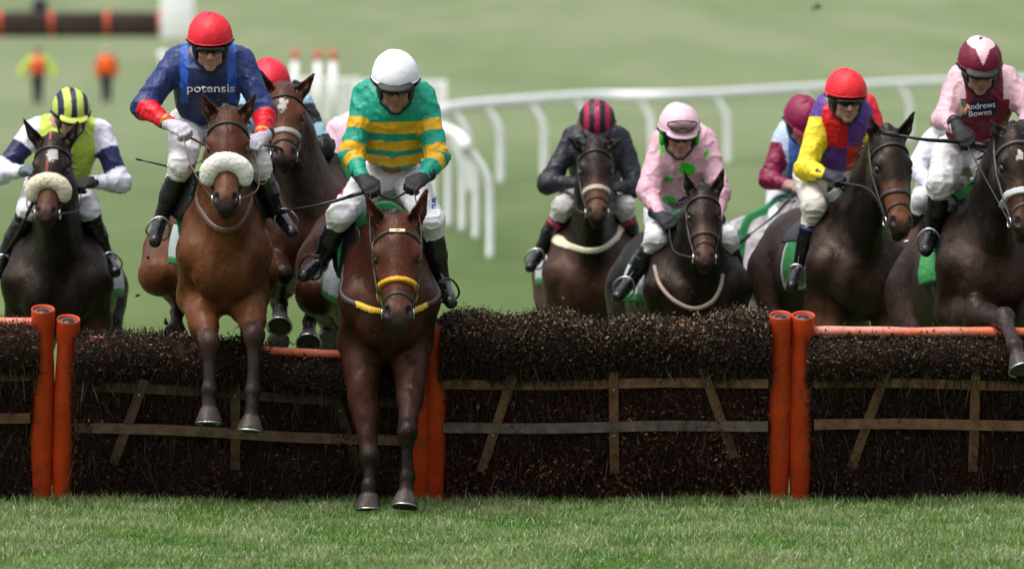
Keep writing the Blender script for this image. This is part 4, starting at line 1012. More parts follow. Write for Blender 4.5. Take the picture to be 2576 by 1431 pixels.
hurdle('brush hurdle cut off by the left edge, one orange post visible', (-760, 1266), (108, 1266), (-760, 806), (100, 812),
    [((-755, 943), (76, 943), WD), ((-755, 1050), (76, 1050), WD)], [((-340, 925), (-345, 1175), WD)], [((108, 778), (106, 1256), 29)], ((-760, 806), (92, 812)), 11000, seed=3, pb=.07, palette=1)
hurdle('low sagging brush hurdle under the two leading horses', (172, 1268), (1066, 1272), (190, 838), (1062, 880),
    [((196, 968), (1030, 1014), (.10, .062, .045)), ((190, 1072), (1030, 1110), (.165, .10, .072))], [((364, 955), (285, 1165), (.10, .06, .042)), ((592, 955), (592, 1180), (.10, .06, .035)), ((846, 1000), (905, 1185), (.06, .045, .03))],
    [((172, 803), (155, 1256), 29), ((1048, 856), (1058, 1268), 29)], ((195, 856), (1040, 902)), 15000, lf=lambda u: np.where(u < .50, 1.0, np.where(u < .6, 1.0 - (u-.5)*.7, .93)), seed=5, pb=.07, palette=1, barr=.024)
hurdle('tall leafy brush hurdle in the middle, left of the right pair of orange posts', (1096, 1268), (1952, 1262), (1108, 812), (1934, 800),
    [((1112, 967), (1932, 961), (.215, .112, .070)), ((1114, 1077), (1932, 1070), (.17, .13, .12))], [((1291, 940), (1210, 1185), WD), ((1543, 935), (1546, 1190), (.165, .085, .050)), ((1768, 925), (1846, 1150), WD)],
    [((1092, 812), (1092, 1268), 29), ((1964, 793), (1960, 1258), 28)], ((1108, 832), (1940, 826)), 26000, lf=lambda u: 1.02 + .025*np.sin(u*7) + .015*np.sin(u*23), seed=8)
hurdle('brush hurdle running out of the right edge with a bare orange top bar', (2012, 1262), (2960, 1262), (2030, 846), (2960, 850),
    [((2048, 961), (2950, 972), (.23, .118, .074)), ((2048, 1066), (2950, 1070), (.23, .118, .075))], [((2240, 905), (2142, 1175), WD), ((2456, 900), (2447, 1185), WD), ((2680, 900), (2760, 1170), WD)],
    [((2021, 794), (2010, 1258), 29), ((2988, 794), (2980, 1258), 29)], ((2046, 834), (2960, 838)), 20000, seed=12, pb=.09, palette=1)

# ---------------------------------------------------------------- running rails
M['white'] = mat_col('white_plastic', .4, color=(.92, .92, .94), var=.04, vscale=4)
def running_rail(label, path, legx, hgt=1.25, r=.085, leg_r=.064):
    pts = []
    for (px, py) in path:
        s = (py - HZ) / (CH - hgt); Y = S0*D0/s - D0; pts.append(W(px, py, Y))
    c = catmull(pts, 12); root = empty('running_rail', (c[0][0], c[0][1], 0), label, 'rail', 'white running rails around the course')
    v, q = tube(c, r, 12, flat=1.15); mesh_obj('rail', v, q, M['white'], root)
    cpx = CX + c[:, 0]*S0*D0/(D0 + c[:, 1])
    for lx in legx:
        k = np.argsort(cpx); p = np.array([np.interp(lx, cpx[k], c[k, i]) for i in range(3)])
        lg = catmull([p + (0, 0, -.02), p + (.05, 0, -.07), p + (.20, 0, -.27), p + (.27, 0, -.45), p + (.285, 0, -.75), np.array((p[0]+.285, p[1], -.02))], 6)
        v, q = tube(lg, leg_r, 10, up=(0, 1, 0)); mesh_obj('rail_post', v, q, M['white'], root)
    return root
running_rail('long white running rail sweeping across the field behind the runners', [(1085, 294), (1125, 276), (1190, 266), (1274, 259), (1400, 249), (1500, 243), (1700, 242), (1845, 236), (2100, 220), (2348, 208), (2640, 199)],
    [1132, 1214, 1326, 1439, 1600, 1791, 2010, 2256, 2490])
running_rail('short white running rail end with closely seen posts beside the green and gold rider', [(1172, 366), (1148, 340), (1112, 326), (1070, 318), (1010, 312), (960, 308)], [1166, 1136, 1104, 1070, 1034, 994], r=.07, leg_r=.046)

# ---------------------------------------------------------------- wing fence, marker poles and things far off
def wing(label, x0, x1, ytop, Y):
    a, b = W(x0, ytop, Y), W(x1, ytop, Y); root = empty('wing_fence', ((a+b)/2)*(1, 1, 0), label, 'fence', 'white wing fences on the far side')
    ax = ((1., 0, 0), (0, 1., 0), (0, 0, 1.)); wdt = b[0]-a[0]; hz = a[2]
    for z in (hz-.05, .25):
        v, q = boxv(((a[0]+b[0])/2, Y, z), ax, (wdt/2, .03, .05), .01); mesh_obj('fence_rail', v, q, M['white'], root)
    for x in (a[0]+.05, b[0]-.05):
        v, q = boxv((x, Y-.01, hz/2), ax, (.06, .05, hz/2+.01), .01); mesh_obj('fence_post', v, q, M['white'], root)
    n = max(3, int(wdt/.155)); parts = [boxv((a[0] + .1 + (wdt-.2)*(i+.5)/n, Y-.05, hz/2), ax, (.042, .012, hz/2-.06)) for i in range(n)]
    v, q, _ = merge(parts); mesh_obj('slats', v, q, M['white'], root, smooth=False)
wing('left white slatted wing fence behind the chasing bay horse', 700, 905, 196, 137)
wing('right white slatted wing fence behind the rider in green and gold', 912, 1122, 203, 133)
M['redpaint'] = mat_col('red_paint', .5, color=(.62, .10, .05), var=.1)
for i, (x, yt, Y, lb) in enumerate([(742, 126, 142, 'leftmost white pole with a red top'), (800, 126, 136, 'middle white pole with a red top'), (838, 126, 131, 'rightmost white pole with a red top')]):
    p = W(x, yt, Y); root = empty('marker_pole', (p[0], Y, 0), lb + ' rising behind the wing fence', 'pole', 'red topped marker poles')
    v, q = tube([(p[0], Y, -.02), (p[0], Y, p[2]-.28)], [.085, .085], 14); mesh_obj('shaft', v, q, M['white'], root)
    v, q = tube([(p[0], Y, p[2]-.28), (p[0], Y, p[2])], [.09, .085], 14); mesh_obj('pole_top', v, q, M['redpaint'], root)
Yf = 272.0; zf = float(gz(Yf))
for i, (x0, x1, lb) in enumerate([(-130, 0, 'far brush hurdle panel at the left edge'), (0, 130, 'far brush hurdle panel below the dark figure'), (130, 270, 'far brush hurdle panel between two orange posts'), (270, 404, 'far brush hurdle panel next to the tall white board')]):
    s = S0*D0/(D0+Yf); a, b = (x0-CX)/s, (x1-CX)/s; root = empty('far_hurdle', ((a+b)/2, Yf, zf), lb, 'hurdle', 'far hurdles across the course')
    v, q = boxv(((a+b)/2, Yf, zf+.44), ((1, 0, 0), (0, 1, .15), (0, -.15, 1)), ((b-a)/2-.04, .16, .66), .06); g = np.random.default_rng(i); mesh_obj('brushwood', v, q, M['leaf'], root, np.tile(np.array((.075, .050, .048)), (len(v), 1)))
    k = 500; c = np.stack([g.uniform(a, b, k), Yf - .2 + g.uniform(-.05, .05, k), zf + g.uniform(.1, 1.12, k)], 1); v, q = ribbon_hair(c, [(0, -.3, 1)]*k, .16, .02, 0, n=3, seed=i, jit=.6)
    mesh_obj('brushwood_twigs', v, q, M['leaf'], root, np.tile(np.array((.06, .045, .04)), (len(v), 1)))['kind'] = 'stuff'
    v, q = tube([(b, Yf-.12, zf-.02), (b, Yf-.2, zf+1.2)], [.13, .14], 12); mesh_obj('padded_post', v, q, M['redpaint'], root)
    v, q = tube([(a, Yf-.12, zf+1.06), (b, Yf-.12, zf+1.06)], [.05, .05], 8); mesh_obj('top_padding', v, q, M['foam'], root)
bx0, bx1 = W(404, 97, Yf-4), W(488, 97, Yf-4); zb = float(gz(Yf-4))
root = empty('tall_board', ((bx0[0]+bx1[0])/2, Yf-4, zb), 'tall white board standing at the end of the far hurdles', 'board')
v, q = boxv(((bx0[0]+bx1[0])/2, Yf-4, zb+1.35), ((1, 0, 0), (0, 1, 0), (0, 0, 1)), ((bx1[0]-bx0[0])/2, .06, 1.30), .03); mesh_obj('panel', v, q, M['white'], root)
for q_ in (-1, 1):
    v, q = tube([((bx0[0]+bx1[0])/2 + q_*.5, Yf-4+.1, zb-.05), ((bx0[0]+bx1[0])/2 + q_*.5, Yf-4+.1, zb+2.5)], [.05, .05], 8); mesh_obj('leg', v, q, M['white'], root)
p = W(410, 128, 200); root = empty('marker_post', (p[0], 200, 0), 'small white marker post with a round head, left of the rider in blue and red', 'post')
v, q = tube([(p[0], 200, -.02), (p[0], 200, p[2]-.3)], [.06, .06], 10); mesh_obj('shaft', v, q, M['white'], root)
e = Sdf().ell((p[0], 200, p[2]-.2), (.17, .10, .22)); v, q = polygonize(e, .03); mesh_obj('pole_top', v, q, M['white'], root)

def bystander(px, yhead, Y, z0, label, jacket, vest, trous, hat, walk=.1, ar=0.0):
    s = S0*D0/(D0+Y); x = (px-CX)/s; root = empty('person', (x, Y, z0), label, 'person', 'racecourse staff standing far off')
    B = lambda a, b, c: np.array((x+a, Y+b, z0+c)); S = Sdf()
    S.cone(B(0, 0, 1.48), B(0, 0, 1.60), .055, .055, .03); S.ell(B(0, 0, 1.66), (.08, .10, .12)); S.ell(B(0, 0, 1.25), (.17, .11, .28), None, .05); S.ell(B(0, 0, .98), (.16, .11, .14), None, .05)
    for q in (-1, 1):
        S.chain([B(q*.18, 0, 1.43), B(q*(.25+ar), .02, 1.15), B(q*(.24+ar*1.2), -.08, .90)], [.055, .042, .03], .03); S.ell(B(q*(.24+ar*1.2), -.10, .83), (.03, .03, .06))
        S.chain([B(q*.09, 0, .95), B(q*.10, -walk*q, .50), B(q*.10, -walk*.6*q, .09)], [.085, .06, .042], .03); S.cone(B(q*.10, -walk*.6*q, .05), B(q*.11, -walk*.6*q-.15, .04), .045, .035)
    v, q_ = polygonize(S, .02); mesh_obj('body', v, q_, M['skin'], root, np.tile(np.array((.40, .22, .17)), (len(v), 1)))
    J_ = Sdf(); J_.ell(B(0, 0, 1.22), (.26, .19, .36), None, .05, 'v')
    for q in (-1, 1): J_.chain([B(q*.19, 0, 1.43), B(q*(.27+ar), .02, 1.15), B(q*(.26+ar*1.2), -.08, .93)], [.12, .11, .09], .04, 'a')
    v, q_ = polygonize(J_, .02); D, _ = dists(J_, v); t = np.array([p['tag'] for p in J_.p])[D.argmin(1)]; c = np.where((t == 'v')[:, None], np.array(vest), np.array(jacket)); mesh_obj('coat', v, q_, M['silk'], root, c)
    T_ = Sdf()
    for q in (-1, 1): T_.chain([B(q*.09, 0, .95), B(q*.10, -walk*q, .50), B(q*.10, -walk*.6*q, .08)], [.12, .085, .07], .03)
    v, q_ = polygonize(T_, .02); mesh_obj('trousers', v, q_, M['breeches'], root, np.tile(np.array(trous), (len(v), 1)))
    Hh = Sdf(); Hh.ell(B(0, .01, 1.73), (.10, .12, .08)); v, q_ = polygonize(Hh, .02); mesh_obj('hat', v, q_, M['breeches'], root, np.tile(np.array(hat), (len(v), 1)))
bystander(95, 130, 180, 0, 'bystander in a lime coat with an orange vest far off on the left', (.50, .62, .06), (.80, .10, .04), (.02, .035, .045), (.20, .05, .05), .1, .20)
bystander(268, 130, 183, 0, 'bystander in a bright orange jacket and dark trousers, right of the lime one', (.55, .10, .02), (.90, .13, .01), (.025, .03, .045), (.50, .50, .48), .2)
bystander(100, -5, 280, float(gz(280)), 'dark clothed bystander standing beyond the far brush hurdles', (.03, .03, .045), (.03, .03, .045), (.025, .025, .035), (.1, .08, .07))
M['soil'] = mat_col('turf_clod', .9, color=(.035, .025, .015), var=.4, bump=.004, bscale=80)
for i, (px, py, Y, r, lb) in enumerate([(2055, 17, 24.0, .026, 'clod in the air at the top right of the picture'), (1583, 356, 1.5, .009, 'clod above the dark striped cap'), (372, 648, -.2, .010, 'clod left of the jumping bay horse'), (346, 742, .4, .008, 'clod low beside the jumping bay horse'), (418, 808, .6, .012, 'clod just over the left hurdle'), (1008, 640, -1.6, .006, 'clod before the forehead of the leading horse'), (536, 770, 1.2, .009, 'clod between the forelegs of the jumping horse')]):
    S = Sdf(); g = np.random.default_rng(i); p = W(px, py, Y)
    for _ in range(4): S.ell(p + g.normal(0, r*.5, 3), r*g.uniform(.5, 1.0, 3), None, .006)
    v, q = polygonize(S, r*.3); o = mesh_obj('turf_clod', v, q, M['soil'], origin=p); tag(o, 'small dark turf ' + lb, 'clod', 'flying turf clods')

# ---------------------------------------------------------------- racing colours
def RGB(h): return np.array(srgb(h))
def base(tg, c): return np.tile(np.array(c, float), (len(tg), 1))
def isarm(tg): return (tg != 'torso') & (tg != 'collar')
def along(tg, t):       # 0 at the shoulder, 1 at the elbow, 2 at the wrist
    return np.where((tg == 'fal') | (tg == 'far'), 1 + t, t)
def silk_blue(V, tg, t, mid, ps, X):
    c = base(tg, (.020, .036, .135)); s = along(tg, t); a = isarm(tg)
    red = a & (s > 1.02); c[red] = (.75, .015, .03)
    lat = (V - mid) @ X; z = V[:, 2] - mid[2]
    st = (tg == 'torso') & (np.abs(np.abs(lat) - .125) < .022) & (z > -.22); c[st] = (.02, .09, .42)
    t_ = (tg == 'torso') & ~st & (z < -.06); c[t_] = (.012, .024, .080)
    m = a & (s > 1.83) & (s < 1.90); c[m] = (.55, .35, .05); return c
def silk_hoops(V, tg, t, mid, ps, X):
    G_, Y_ = np.array((.010, .290, .195)), np.array((.72, .40, .015)); c = base(tg, G_); a = isarm(tg); s = along(tg, t)
    lat = (V - mid) @ X; z = mid[2] - V[:, 2] - .10*np.abs(lat)*-1 - np.where(True, 0, 0)
    zt = mid[2] - V[:, 2] + .22*np.maximum(np.abs(lat), 0)*np.clip((mid[2]-V[:, 2]-.12)*4, 0, 1)
    for (a0, a1) in ((.135, .200), (.240, .292), (.322, .375)): c[~a & (zt > a0) & (zt < a1)] = Y_
    for (a0, a1) in ((.42, .60), (.82, .99), (1.16, 1.42)): c[a & (s > a0) & (s < a1)] = Y_
    return c
def silk_two(body, arm, bands=(), arm2=None):
    def fn(V, tg, t, mid, ps, X):
        c = base(tg, body); a = isarm(tg); c[a] = arm; s = along(tg, t)
        for (s0, s1, cc) in bands: c[a & (s > s0) & (s < s1)] = cc
        return c
    return fn
def silk_spots(V, tg, t, mid, ps, X):
    P_, G_ = np.array((.70, .42, .50)), np.array((.045, .62, .035)); c = base(tg, P_); lat = (V - mid) @ X; z = V[:, 2] - mid[2]
    fr = (tg == 'torso') | (tg == 'collar')
    for (x, y, rx, ry) in ((-.10, -.22, .036, .020), (-.10, -.345, .045, .026), (.06, -.335, .026, .026), (.12, -.22, .026, .026), (.01, -.16, .048, .036), (-.01, -.45, .04, .03), (.14, -.08, .03, .03), (-.15, -.05, .035, .03)):
        m = fr & (((lat-x)/rx)**2 + ((z-y)/ry)**2 < 1) & (V[:, 1] < mid[1] + .1); c[m] = G_
    m = (tg == 'collar'); c[m] = G_; return c
def silk_quarters(V, tg, t, mid, ps, X):
    R_, P_, Y_ = np.array((.60, .012, .018)), np.array((.105, .040, .26)), np.array((.80, .66, .03)); lat = (V - mid) @ X; z = V[:, 2] - mid[2]
    c = np.where(((lat < 0) ^ (z < -.22))[:, None], R_, P_); s = along(tg, t); a = isarm(tg); c[a & (s > .22)] = Y_
    c[(tg == 'ual') & (s <= .22)] = P_; c[(tg == 'uar') & (s <= .45)] = (.75, .02, .03); return c
def silk_maroon(V, tg, t, mid, ps, X):
    c = base(tg, (.15, .005, .028)); a = isarm(tg); c[a] = (.70, .44, .50); s = along(tg, t); lat = (V-mid) @ X; z = V[:, 2]-mid[2]
    c[~a & (np.abs(lat) > .10) & (z > -.10)] = (.70, .44, .50); c[~a & (np.abs(np.abs(lat) - .155) < .012) & (z > -.06)] = (.15, .005, .028)
    m = a & (s > 1.82) & (s < 1.87); c[m] = (.02, .02, .03)
    q0, q1 = W(2424, 258, .15), W(2514, 298, .15); x, zz = V[:, 0], V[:, 2] - .1*(V[:, 0]-q0[0]); fr = ~a & (V[:, 1] < mid[1] + .05)
    c[fr & (x > q0[0]) & (x < q1[0]) & (zz < q0[2]) & (zz > q1[2])] = (.010, .018, .05)
    for (px, py, cc) in ((2428, 264, (.01, .22, .10)), (2439, 270, (.55, .02, .01)), (2429, 280, (.55, .35, .04))):
        p = W(px, py, .15); c[fr & (np.hypot(x-p[0], V[:, 2]-p[2]) < .019)] = cc
    return c
def silk_hoop3(V, tg, t, mid, ps, X):
    c = base(tg, (.72, .48, .56)); a = isarm(tg); s = along(tg, t); z = mid[2]-V[:, 2]
    c[~a & (z > .23) & (z < .31)] = (.16, .04, .30); c[a & (s > .98) & (s < 1.16)] = (.16, .04, .30); c[a & (s > 1.38) & (s < 1.60)] = (.16, .04, .30); c[~a & (z > .38)] = (.16, .04, .30); return c
def silk_mb(V, tg, t, mid, ps, X):
    c = base(tg, (.08, .17, .50)); a = isarm(tg); s = along(tg, t); c[a] = (.19, .008, .045); c[a & (s < .28)] = (.45, .55, .72); lat = (V-mid) @ X; c[(tg == 'torso') & (lat < -.1)] = (.45, .55, .72); return c
def cap_plain(c): return lambda P_, UV: np.tile(np.array(c, float), (len(P_), 1))
def cap_stripes(c0, c1, n, w):
    def fn(P_, UV):
        c = np.tile(np.array(c0, float), (len(P_), 1)); x = P_[:, 0]/.121; m = (np.abs(((x*n/2 + .5) % 1) - .5) < w); c[m] = c1; return c
    return fn
def cap_star(P_, UV):
    c = np.tile(np.array((.16, .005, .03)), (len(P_), 1)); x = P_[:, 0]; z = P_[:, 2]-.04; f_ = P_[:, 1]
    m = (z > .098) | ((f_ > 0) & (np.abs(x) < (z-.035)*.55)) | ((np.abs(x) > .09) & (z > .09)); m |= (z + .55*np.abs(np.abs(x)-.055) > .112) & (f_ < .09); c[m] = (.72, .50, .55); return c

BAY = dict(body=(.038, .012, .007), head=(.060, .016, .008), neck=(.040, .012, .007), nose=(.12, .036, .018), muzzle=(.022, .018, .017), leg=(.009, .007, .007), arm=(.042, .014, .009), ear=(.05, .015, .009), mane=(.016, .014, .014))
ORB = dict(body=(.090, .030, .011), head=(.058, .018, .010), neck=(.085, .028, .011), nose=(.20, .075, .028), muzzle=(.020, .017, .018), leg=(.022, .016, .016), arm=(.125, .042, .014), ear=(.04, .016, .010), mane=(.02, .018, .02))
DRK = dict(body=(.009, .0055, .0045), head=(.011, .007, .006), neck=(.006, .004, .0035), nose=(.10, .036, .018), muzzle=(.010, .009, .009), leg=(.020, .014, .013), arm=(.045, .018, .011), ear=(.018, .011, .009))
def coat(b, **k): d = dict(b); d.update(k); return d
HOR, RID = [], []
def pair(hs, rs):
    hi = build_horse(hs); ri = build_rider(rs, hi); HOR.append(hi); RID.append(ri); return hi, ri

# 1 -- left edge, lime and navy
h1, r1 = pair(dict(label='near black horse at the left edge with a cream sheepskin noseband', Y=3.0, chest=(145, 712), width=1.12, yaw=1, pitch=3, poll=(132, 352, 2.58), muz=(112, 550, 2.25), hyaw=-3, hw=1.08,
        ears=[(57, 297), (196, 306)], coat=coat(DRK, nose=(.15, .055, .03), arm=(.06, .022, .014), star=(132, 386, .030)), seed=31,
        tack=dict(wool='wool2', woolat=.315, woolr=.042, bridle=(.012, .010, .010), straps=[dict(name='face_strap', pts=[(-.012, -.06, .0), (-.014, .10, .012), (-.012, .30, .014)], r=.009, col=(.30, .07, .05))])),
    dict(label='jockey in lime silks with white and navy sleeves and a lime and navy striped cap', Y=3.0, head=(183, 305), hpitch=22, hyaw=12, hs=.97, sho=[(78, 318), (262, 322)], elb=[(6, 432), (298, 455)], wri=[(56, 432), (232, 459)], han=[(86, 428), (205, 462)],
        pel=(145, 455), kne=[(72, 528), (222, 528)], ank=[(6, 652), (268, 652)], toe=[(-8, 690), (290, 684)], silk=silk_two((.46, .60, .07), (.66, .66, .76), [(.38, .78, (.016, .02, .075))]),
        cap=cap_stripes((.50, .60, .10), (.014, .022, .06), 3.3, .22), peak=(.50, .60, .10), hemcol=(.014, .022, .06), breech=(.70, .70, .73), kneecol=(.012, .014, .018), glove=[(.10, .13, .15), (.010, .010, .012)], cuff=(.45, .47, .50), seed=1, reincol=(.02, .016, .016)))
# 2 -- blue and red, jumping
h2, r2 = pair(dict(label='orange bay horse jumping clear of the hurdle with a white sheepskin noseband', Y=-.45, h=.0085, chest=(563, 636), width=.74, yaw=6, pitch=1, flapx=.215, flapf=-.12, flapz=.33, poll=(573, 286, -.86), muz=(567, 520, -1.18), hyaw=1, hw=1.06,
        ears=[(508, 234), (643, 236)], coat=ORB, seed=32,
        fl=[(526, 862, -.72), (527, 980, -.76), (525, 1064, -.79)], fr=[(639, 845, -.72), (637, 983, -.76), (629, 1084, -.80)],
        hl=[(405, 690, .45), (452, 735, 1.1), (446, 785, .80), (440, 838, .66)], hr=[(640, 690, .5), (650, 735, 1.15), (640, 790, .85), (634, 840, .75)],
        tack=dict(wool='wool', woolat=.315, woolr=.045, bridle=(.014, .011, .010), breast=dict(pts=[(491, 526), (566, 556), (650, 512)], col=(.10, .055, .045), hw=.016, rise=.75))),
    dict(label='jockey in dark blue silks with red sleeves, red cap and black goggles', Y=-.45, h=.0075, hb=.0055, head=(529, 125), hpitch=18, hyaw=3, hs=1.03, peak=False, sho=[(432, 142), (618, 142)], elb=[(368, 268), (662, 282)], wri=[(430, 314), (662, 344)], han=[(465, 330), (638, 362)],
        pel=(512, 300), kne=[(458, 412), (648, 412)], ank=[(406, 552), (698, 536)], toe=[(390, 606), (734, 584)], silk=silk_blue, cap=cap_plain((.74, .018, .035)), skin=(.42, .23, .18), breech=(.70, .69, .70),
        glove=[(.50, .49, .55), (.40, .39, .45)], cuff=(.012, .012, .014), seed=2, reincol=(.16, .07, .04), reinmid=[(482, 420, -.9), (650, 470, -.9)]))
# 3 -- chasing bay
h3, r3 = pair(dict(label='bay horse with a white mark on its forehead between the two leading horses', Y=1.7, chest=(768, 560), width=1.05, yaw=3, pitch=6, poll=(716, 226, 1.28), muz=(716, 400, 1.02), hyaw=4, hw=1.36,
        ears=[(655, 178), (791, 184)], eardy=.0, coat=coat(BAY, neck=(.028, .018, .016), head=(.085, .030, .016), nose=(.20, .075, .045), body=(.055, .022, .013), star=(711, 262, .024)), seed=33,
        fl=[(714, 690, 1.25), (706, 764, 1.40), (703, 822, 1.25)], fr=[(790, 735, 1.25), (779, 808, 1.40), (776, 864, 1.25)], hl=[(700, 700, 3.0), (700, 760, 3.3), (700, 840, 3.1), (700, 860, 3.0)], hr=[(820, 700, 3.0), (820, 760, 3.3), (820, 840, 3.1), (820, 860, 3.0)],
        tack=dict(nose=(.33, .32, .31), nosew=.016, bridle=(.012, .010, .010))),
    dict(label='jockey in black silks with a pale blue armband and red cap', Y=1.7, head=(676, 241), hpitch=26, peak=False, hs=1.03, sho=[(606, 232), (758, 230)], elb=[(604, 360), (808, 368)], wri=[(655, 392), (762, 388)], han=[(680, 398), (738, 392)],
        pel=(700, 350), kne=[(636, 430), (768, 432)], ank=[(645, 545), (840, 548)], toe=[(645, 580), (860, 585)], silk=silk_two((.35, .55, .68), (.014, .014, .018), [(0, .26, (.35, .55, .68)), (.62, .84, (.35, .58, .70))]), cap=cap_plain((.72, .018, .045)), seed=3))
# 4 -- the leader, green and gold
h4, r4 = pair(dict(label='bay horse with a yellow noseband touching down in front of the hurdle', Y=-.60, h=.0085, chest=(975, 752), width=.82, yaw=7.5, pitch=-5, poll=(999, 556, -1.04), muz=(1002, 808, -1.34), hyaw=2, hw=1.20,
        ears=[(919, 488), (1073, 478)], coat=BAY, seed=34, flapx=.20, flapf=-.13, flapz=.24,
        fl=[(930, 1150, -.80), (926, 1222, -.84), (926, 1280, -.86)], fr=[(1025, 1088, -.92), (1024, 1200, -.95), (1018, 1274, -1.0)],
        hl=[(800, 740, .35), (850, 800, .95), (870, 860, .75), (880, 900, .65)], hr=[(980, 740, .35), (990, 820, .95), (985, 880, .75), (980, 920, .65)],
        tack=dict(nose=(.72, .34, .01), nosew=.0125, noseinf=.018, bridle=(.022, .030, .020), brow=(.018, .035, .020), plate=(.75, .62, .38), breast=dict(pts=[(895, 719), (1000, 776), (1085, 722)], col=(.70, .44, .02), hw=.012, rise=.55, only=.185))),
    dict(label='jockey in green silks with gold hoops and a white cap on the leading horse', Y=-.60, h=.0075, hb=.0055, head=(995, 227), hpitch=20, hyaw=1, hs=1.08, sho=[(908, 228), (1078, 232)], elb=[(889, 386), (1096, 392)], wri=[(912, 448), (1066, 446)], han=[(934, 474), (1038, 464)],
        pel=(985, 440), kne=[(858, 540), (1084, 556)], ank=[(806, 662), (1112, 712)], toe=[(764, 694), (1134, 760)], silk=silk_hoops, cap=cap_plain((.86, .86, .92)), skin=(.36, .17, .13), breech=(.76, .76, .80),
        glove=(.011, .011, .013), seed=4, iron='leather', bpatch=[(858, 470, .010, .045, (.55, .04, .06)), (1090, 470, .008, .03, (.55, .04, .06)), (1091, 512, .010, .025, (.03, .05, .20))], reinmid=[(932, 600, -1.2), (1060, 600, -1.2)]))
# 5 -- pink and purple, hidden behind the leader
h5, r5 = pair(dict(label='dark horse almost wholly hidden behind the leading horse', flaps=.5, flap=.7, Y=3.6, h=.014, chest=(930, 640), yaw=2, pitch=2, poll=(945, 420, 3.2), muz=(950, 630, 2.8), coat=DRK, seed=35, tack=dict(nose=(.02, .02, .02))),
    dict(label='jockey in pink silks with purple hoops, hidden behind the rider in green and gold', Y=3.6, h=.012, hb=.012, head=(962, 336), hpitch=50, sho=[(836, 318), (1005, 305)], elb=[(838, 430), (1030, 415)], wri=[(895, 455), (985, 455)], han=[(915, 460), (965, 460)],
        pel=(940, 430), kne=[(875, 510), (1005, 510)], ank=[(860, 620), (1020, 620)], toe=[(855, 650), (1030, 650)], silk=silk_hoop3, cap=cap_plain((.72, .48, .56)), seed=5, breech=(.30, .03, .06)))
# 6 -- black silks, crimson striped cap
h6, r6 = pair(dict(label='dark brown horse with a cream breast girth and its ears turned out', Y=6.0, h=.012, chest=(1492, 690), width=1.08, yaw=1, pitch=2, poll=(1497, 360, 5.56), muz=(1503, 550, 5.25), hw=1.08,
        ears=[(1428, 346), (1568, 350)], eardy=-.04, coat=coat(DRK, body=(.045, .020, .014), nose=(.18, .075, .04)), seed=36, tack=dict(nose=(.42, .36, .28), nosew=.016, bridle=(.012, .010, .010), breast=dict(pts=[(1404, 602), (1480, 622), (1577, 575)], col=(.62, .58, .42), hw=.018, rise=.35))),
    dict(label='jockey in plain black silks with his crimson and black striped cap bent low', Y=6.0, head=(1502, 336), hpitch=38, hs=.98, sho=[(1432, 338), (1570, 338)], elb=[(1383, 458), (1597, 468)], wri=[(1436, 460), (1566, 470)], han=[(1460, 458), (1542, 470)],
        pel=(1495, 470), kne=[(1418, 520), (1568, 520)], ank=[(1356, 638), (1598, 620)], toe=[(1334, 672), (1610, 650)], silk=silk_two((.022, .024, .032), (.016, .018, .026)), cap=cap_stripes((.010, .008, .012), (.36, .012, .07), 3.7, .24), seed=6, breech=(.55, .54, .52), bootband=(.30, .015, .04)))
# 7 -- pink with green spots
h7, r7 = pair(dict(label='dark brown horse pricking its ears, carrying the rider in pink with green spots', Y=3.2, chest=(1752, 728), width=1.08, yaw=7, pitch=2, poll=(1771, 478, 2.76), muz=(1775, 662, 2.45), hyaw=2, hw=1.06,
        ears=[(1720, 424), (1820, 424)], coat=coat(DRK, nose=(.14, .055, .032)), seed=37, tack=dict(nose=(.022, .016, .016), nosew=.012, bridle=(.014, .011, .011), loop=dict(pts=[(1646, 668, 3.0), (1660, 715, 2.86), (1695, 755, 2.78), (1745, 776, 2.76), (1790, 760, 2.80), (1812, 725, 2.88), (1818, 690, 3.0)], col=(.26, .19, .15), r=.012))),
    dict(label='jockey in pink silks with bright green spots and goggles on a pink cap', Y=3.2, h=.0085, hb=.0065, head=(1713, 347), hpitch=17, hyaw=6, hs=1.055, sho=[(1656, 346), (1784, 342)], elb=[(1634, 478), (1808, 482)], wri=[(1658, 542), (1798, 558)], han=[(1686, 562), (1775, 572)],
        pel=(1700, 515), kne=[(1652, 598), (1826, 600)], ank=[(1588, 706), (1858, 706)], toe=[(1554, 746), (1868, 756)], silk=silk_spots, cap=cap_plain((.74, .50, .58)), peak=(.74, .50, .58), goggles2=True, earcol=(.045, .55, .035), skin=(.46, .24, .19), breech=(.72, .72, .74), glove=(.010, .014, .024), seed=7))
# 8 -- grey horse
h8, r8 = pair(dict(label='grey horse half hidden behind the dark horse under the rider in yellow sleeves', flaps=.5, flap=.7, Y=5.8, h=.013, chest=(1990, 690), width=1.15, yaw=9, pitch=2, poll=(2080, 500, 5.3), muz=(2088, 690, 5.0), coat=dict(body=(.36, .35, .36), neck=(.34, .33, .34), head=(.30, .30, .31), leg=(.10, .09, .09), mane=(.25, .25, .26), dapple=1), seed=38, tack=dict(nose=(.02, .02, .02))),
    dict(label='jockey in maroon sleeves and pale blue shoulders on the grey horse', Y=5.8, head=(2024, 330), hpitch=42, hyaw=12, hs=1.02, sho=[(1966, 330), (2078, 330)], elb=[(1938, 446), (2098, 446)], wri=[(1982, 466), (2060, 470)], han=[(2004, 468), (2040, 472)],
        pel=(2000, 490), kne=[(1962, 556), (2070, 560)], ank=[(1912, 648), (2100, 660)], toe=[(1890, 682), (2110, 690)], silk=silk_mb, cap=cap_plain((.22, .008, .05)), peak=(.22, .008, .05), seed=8, breech=(.62, .64, .72), bootband=(.20, .01, .03), glove=(.35, .20, .17)))
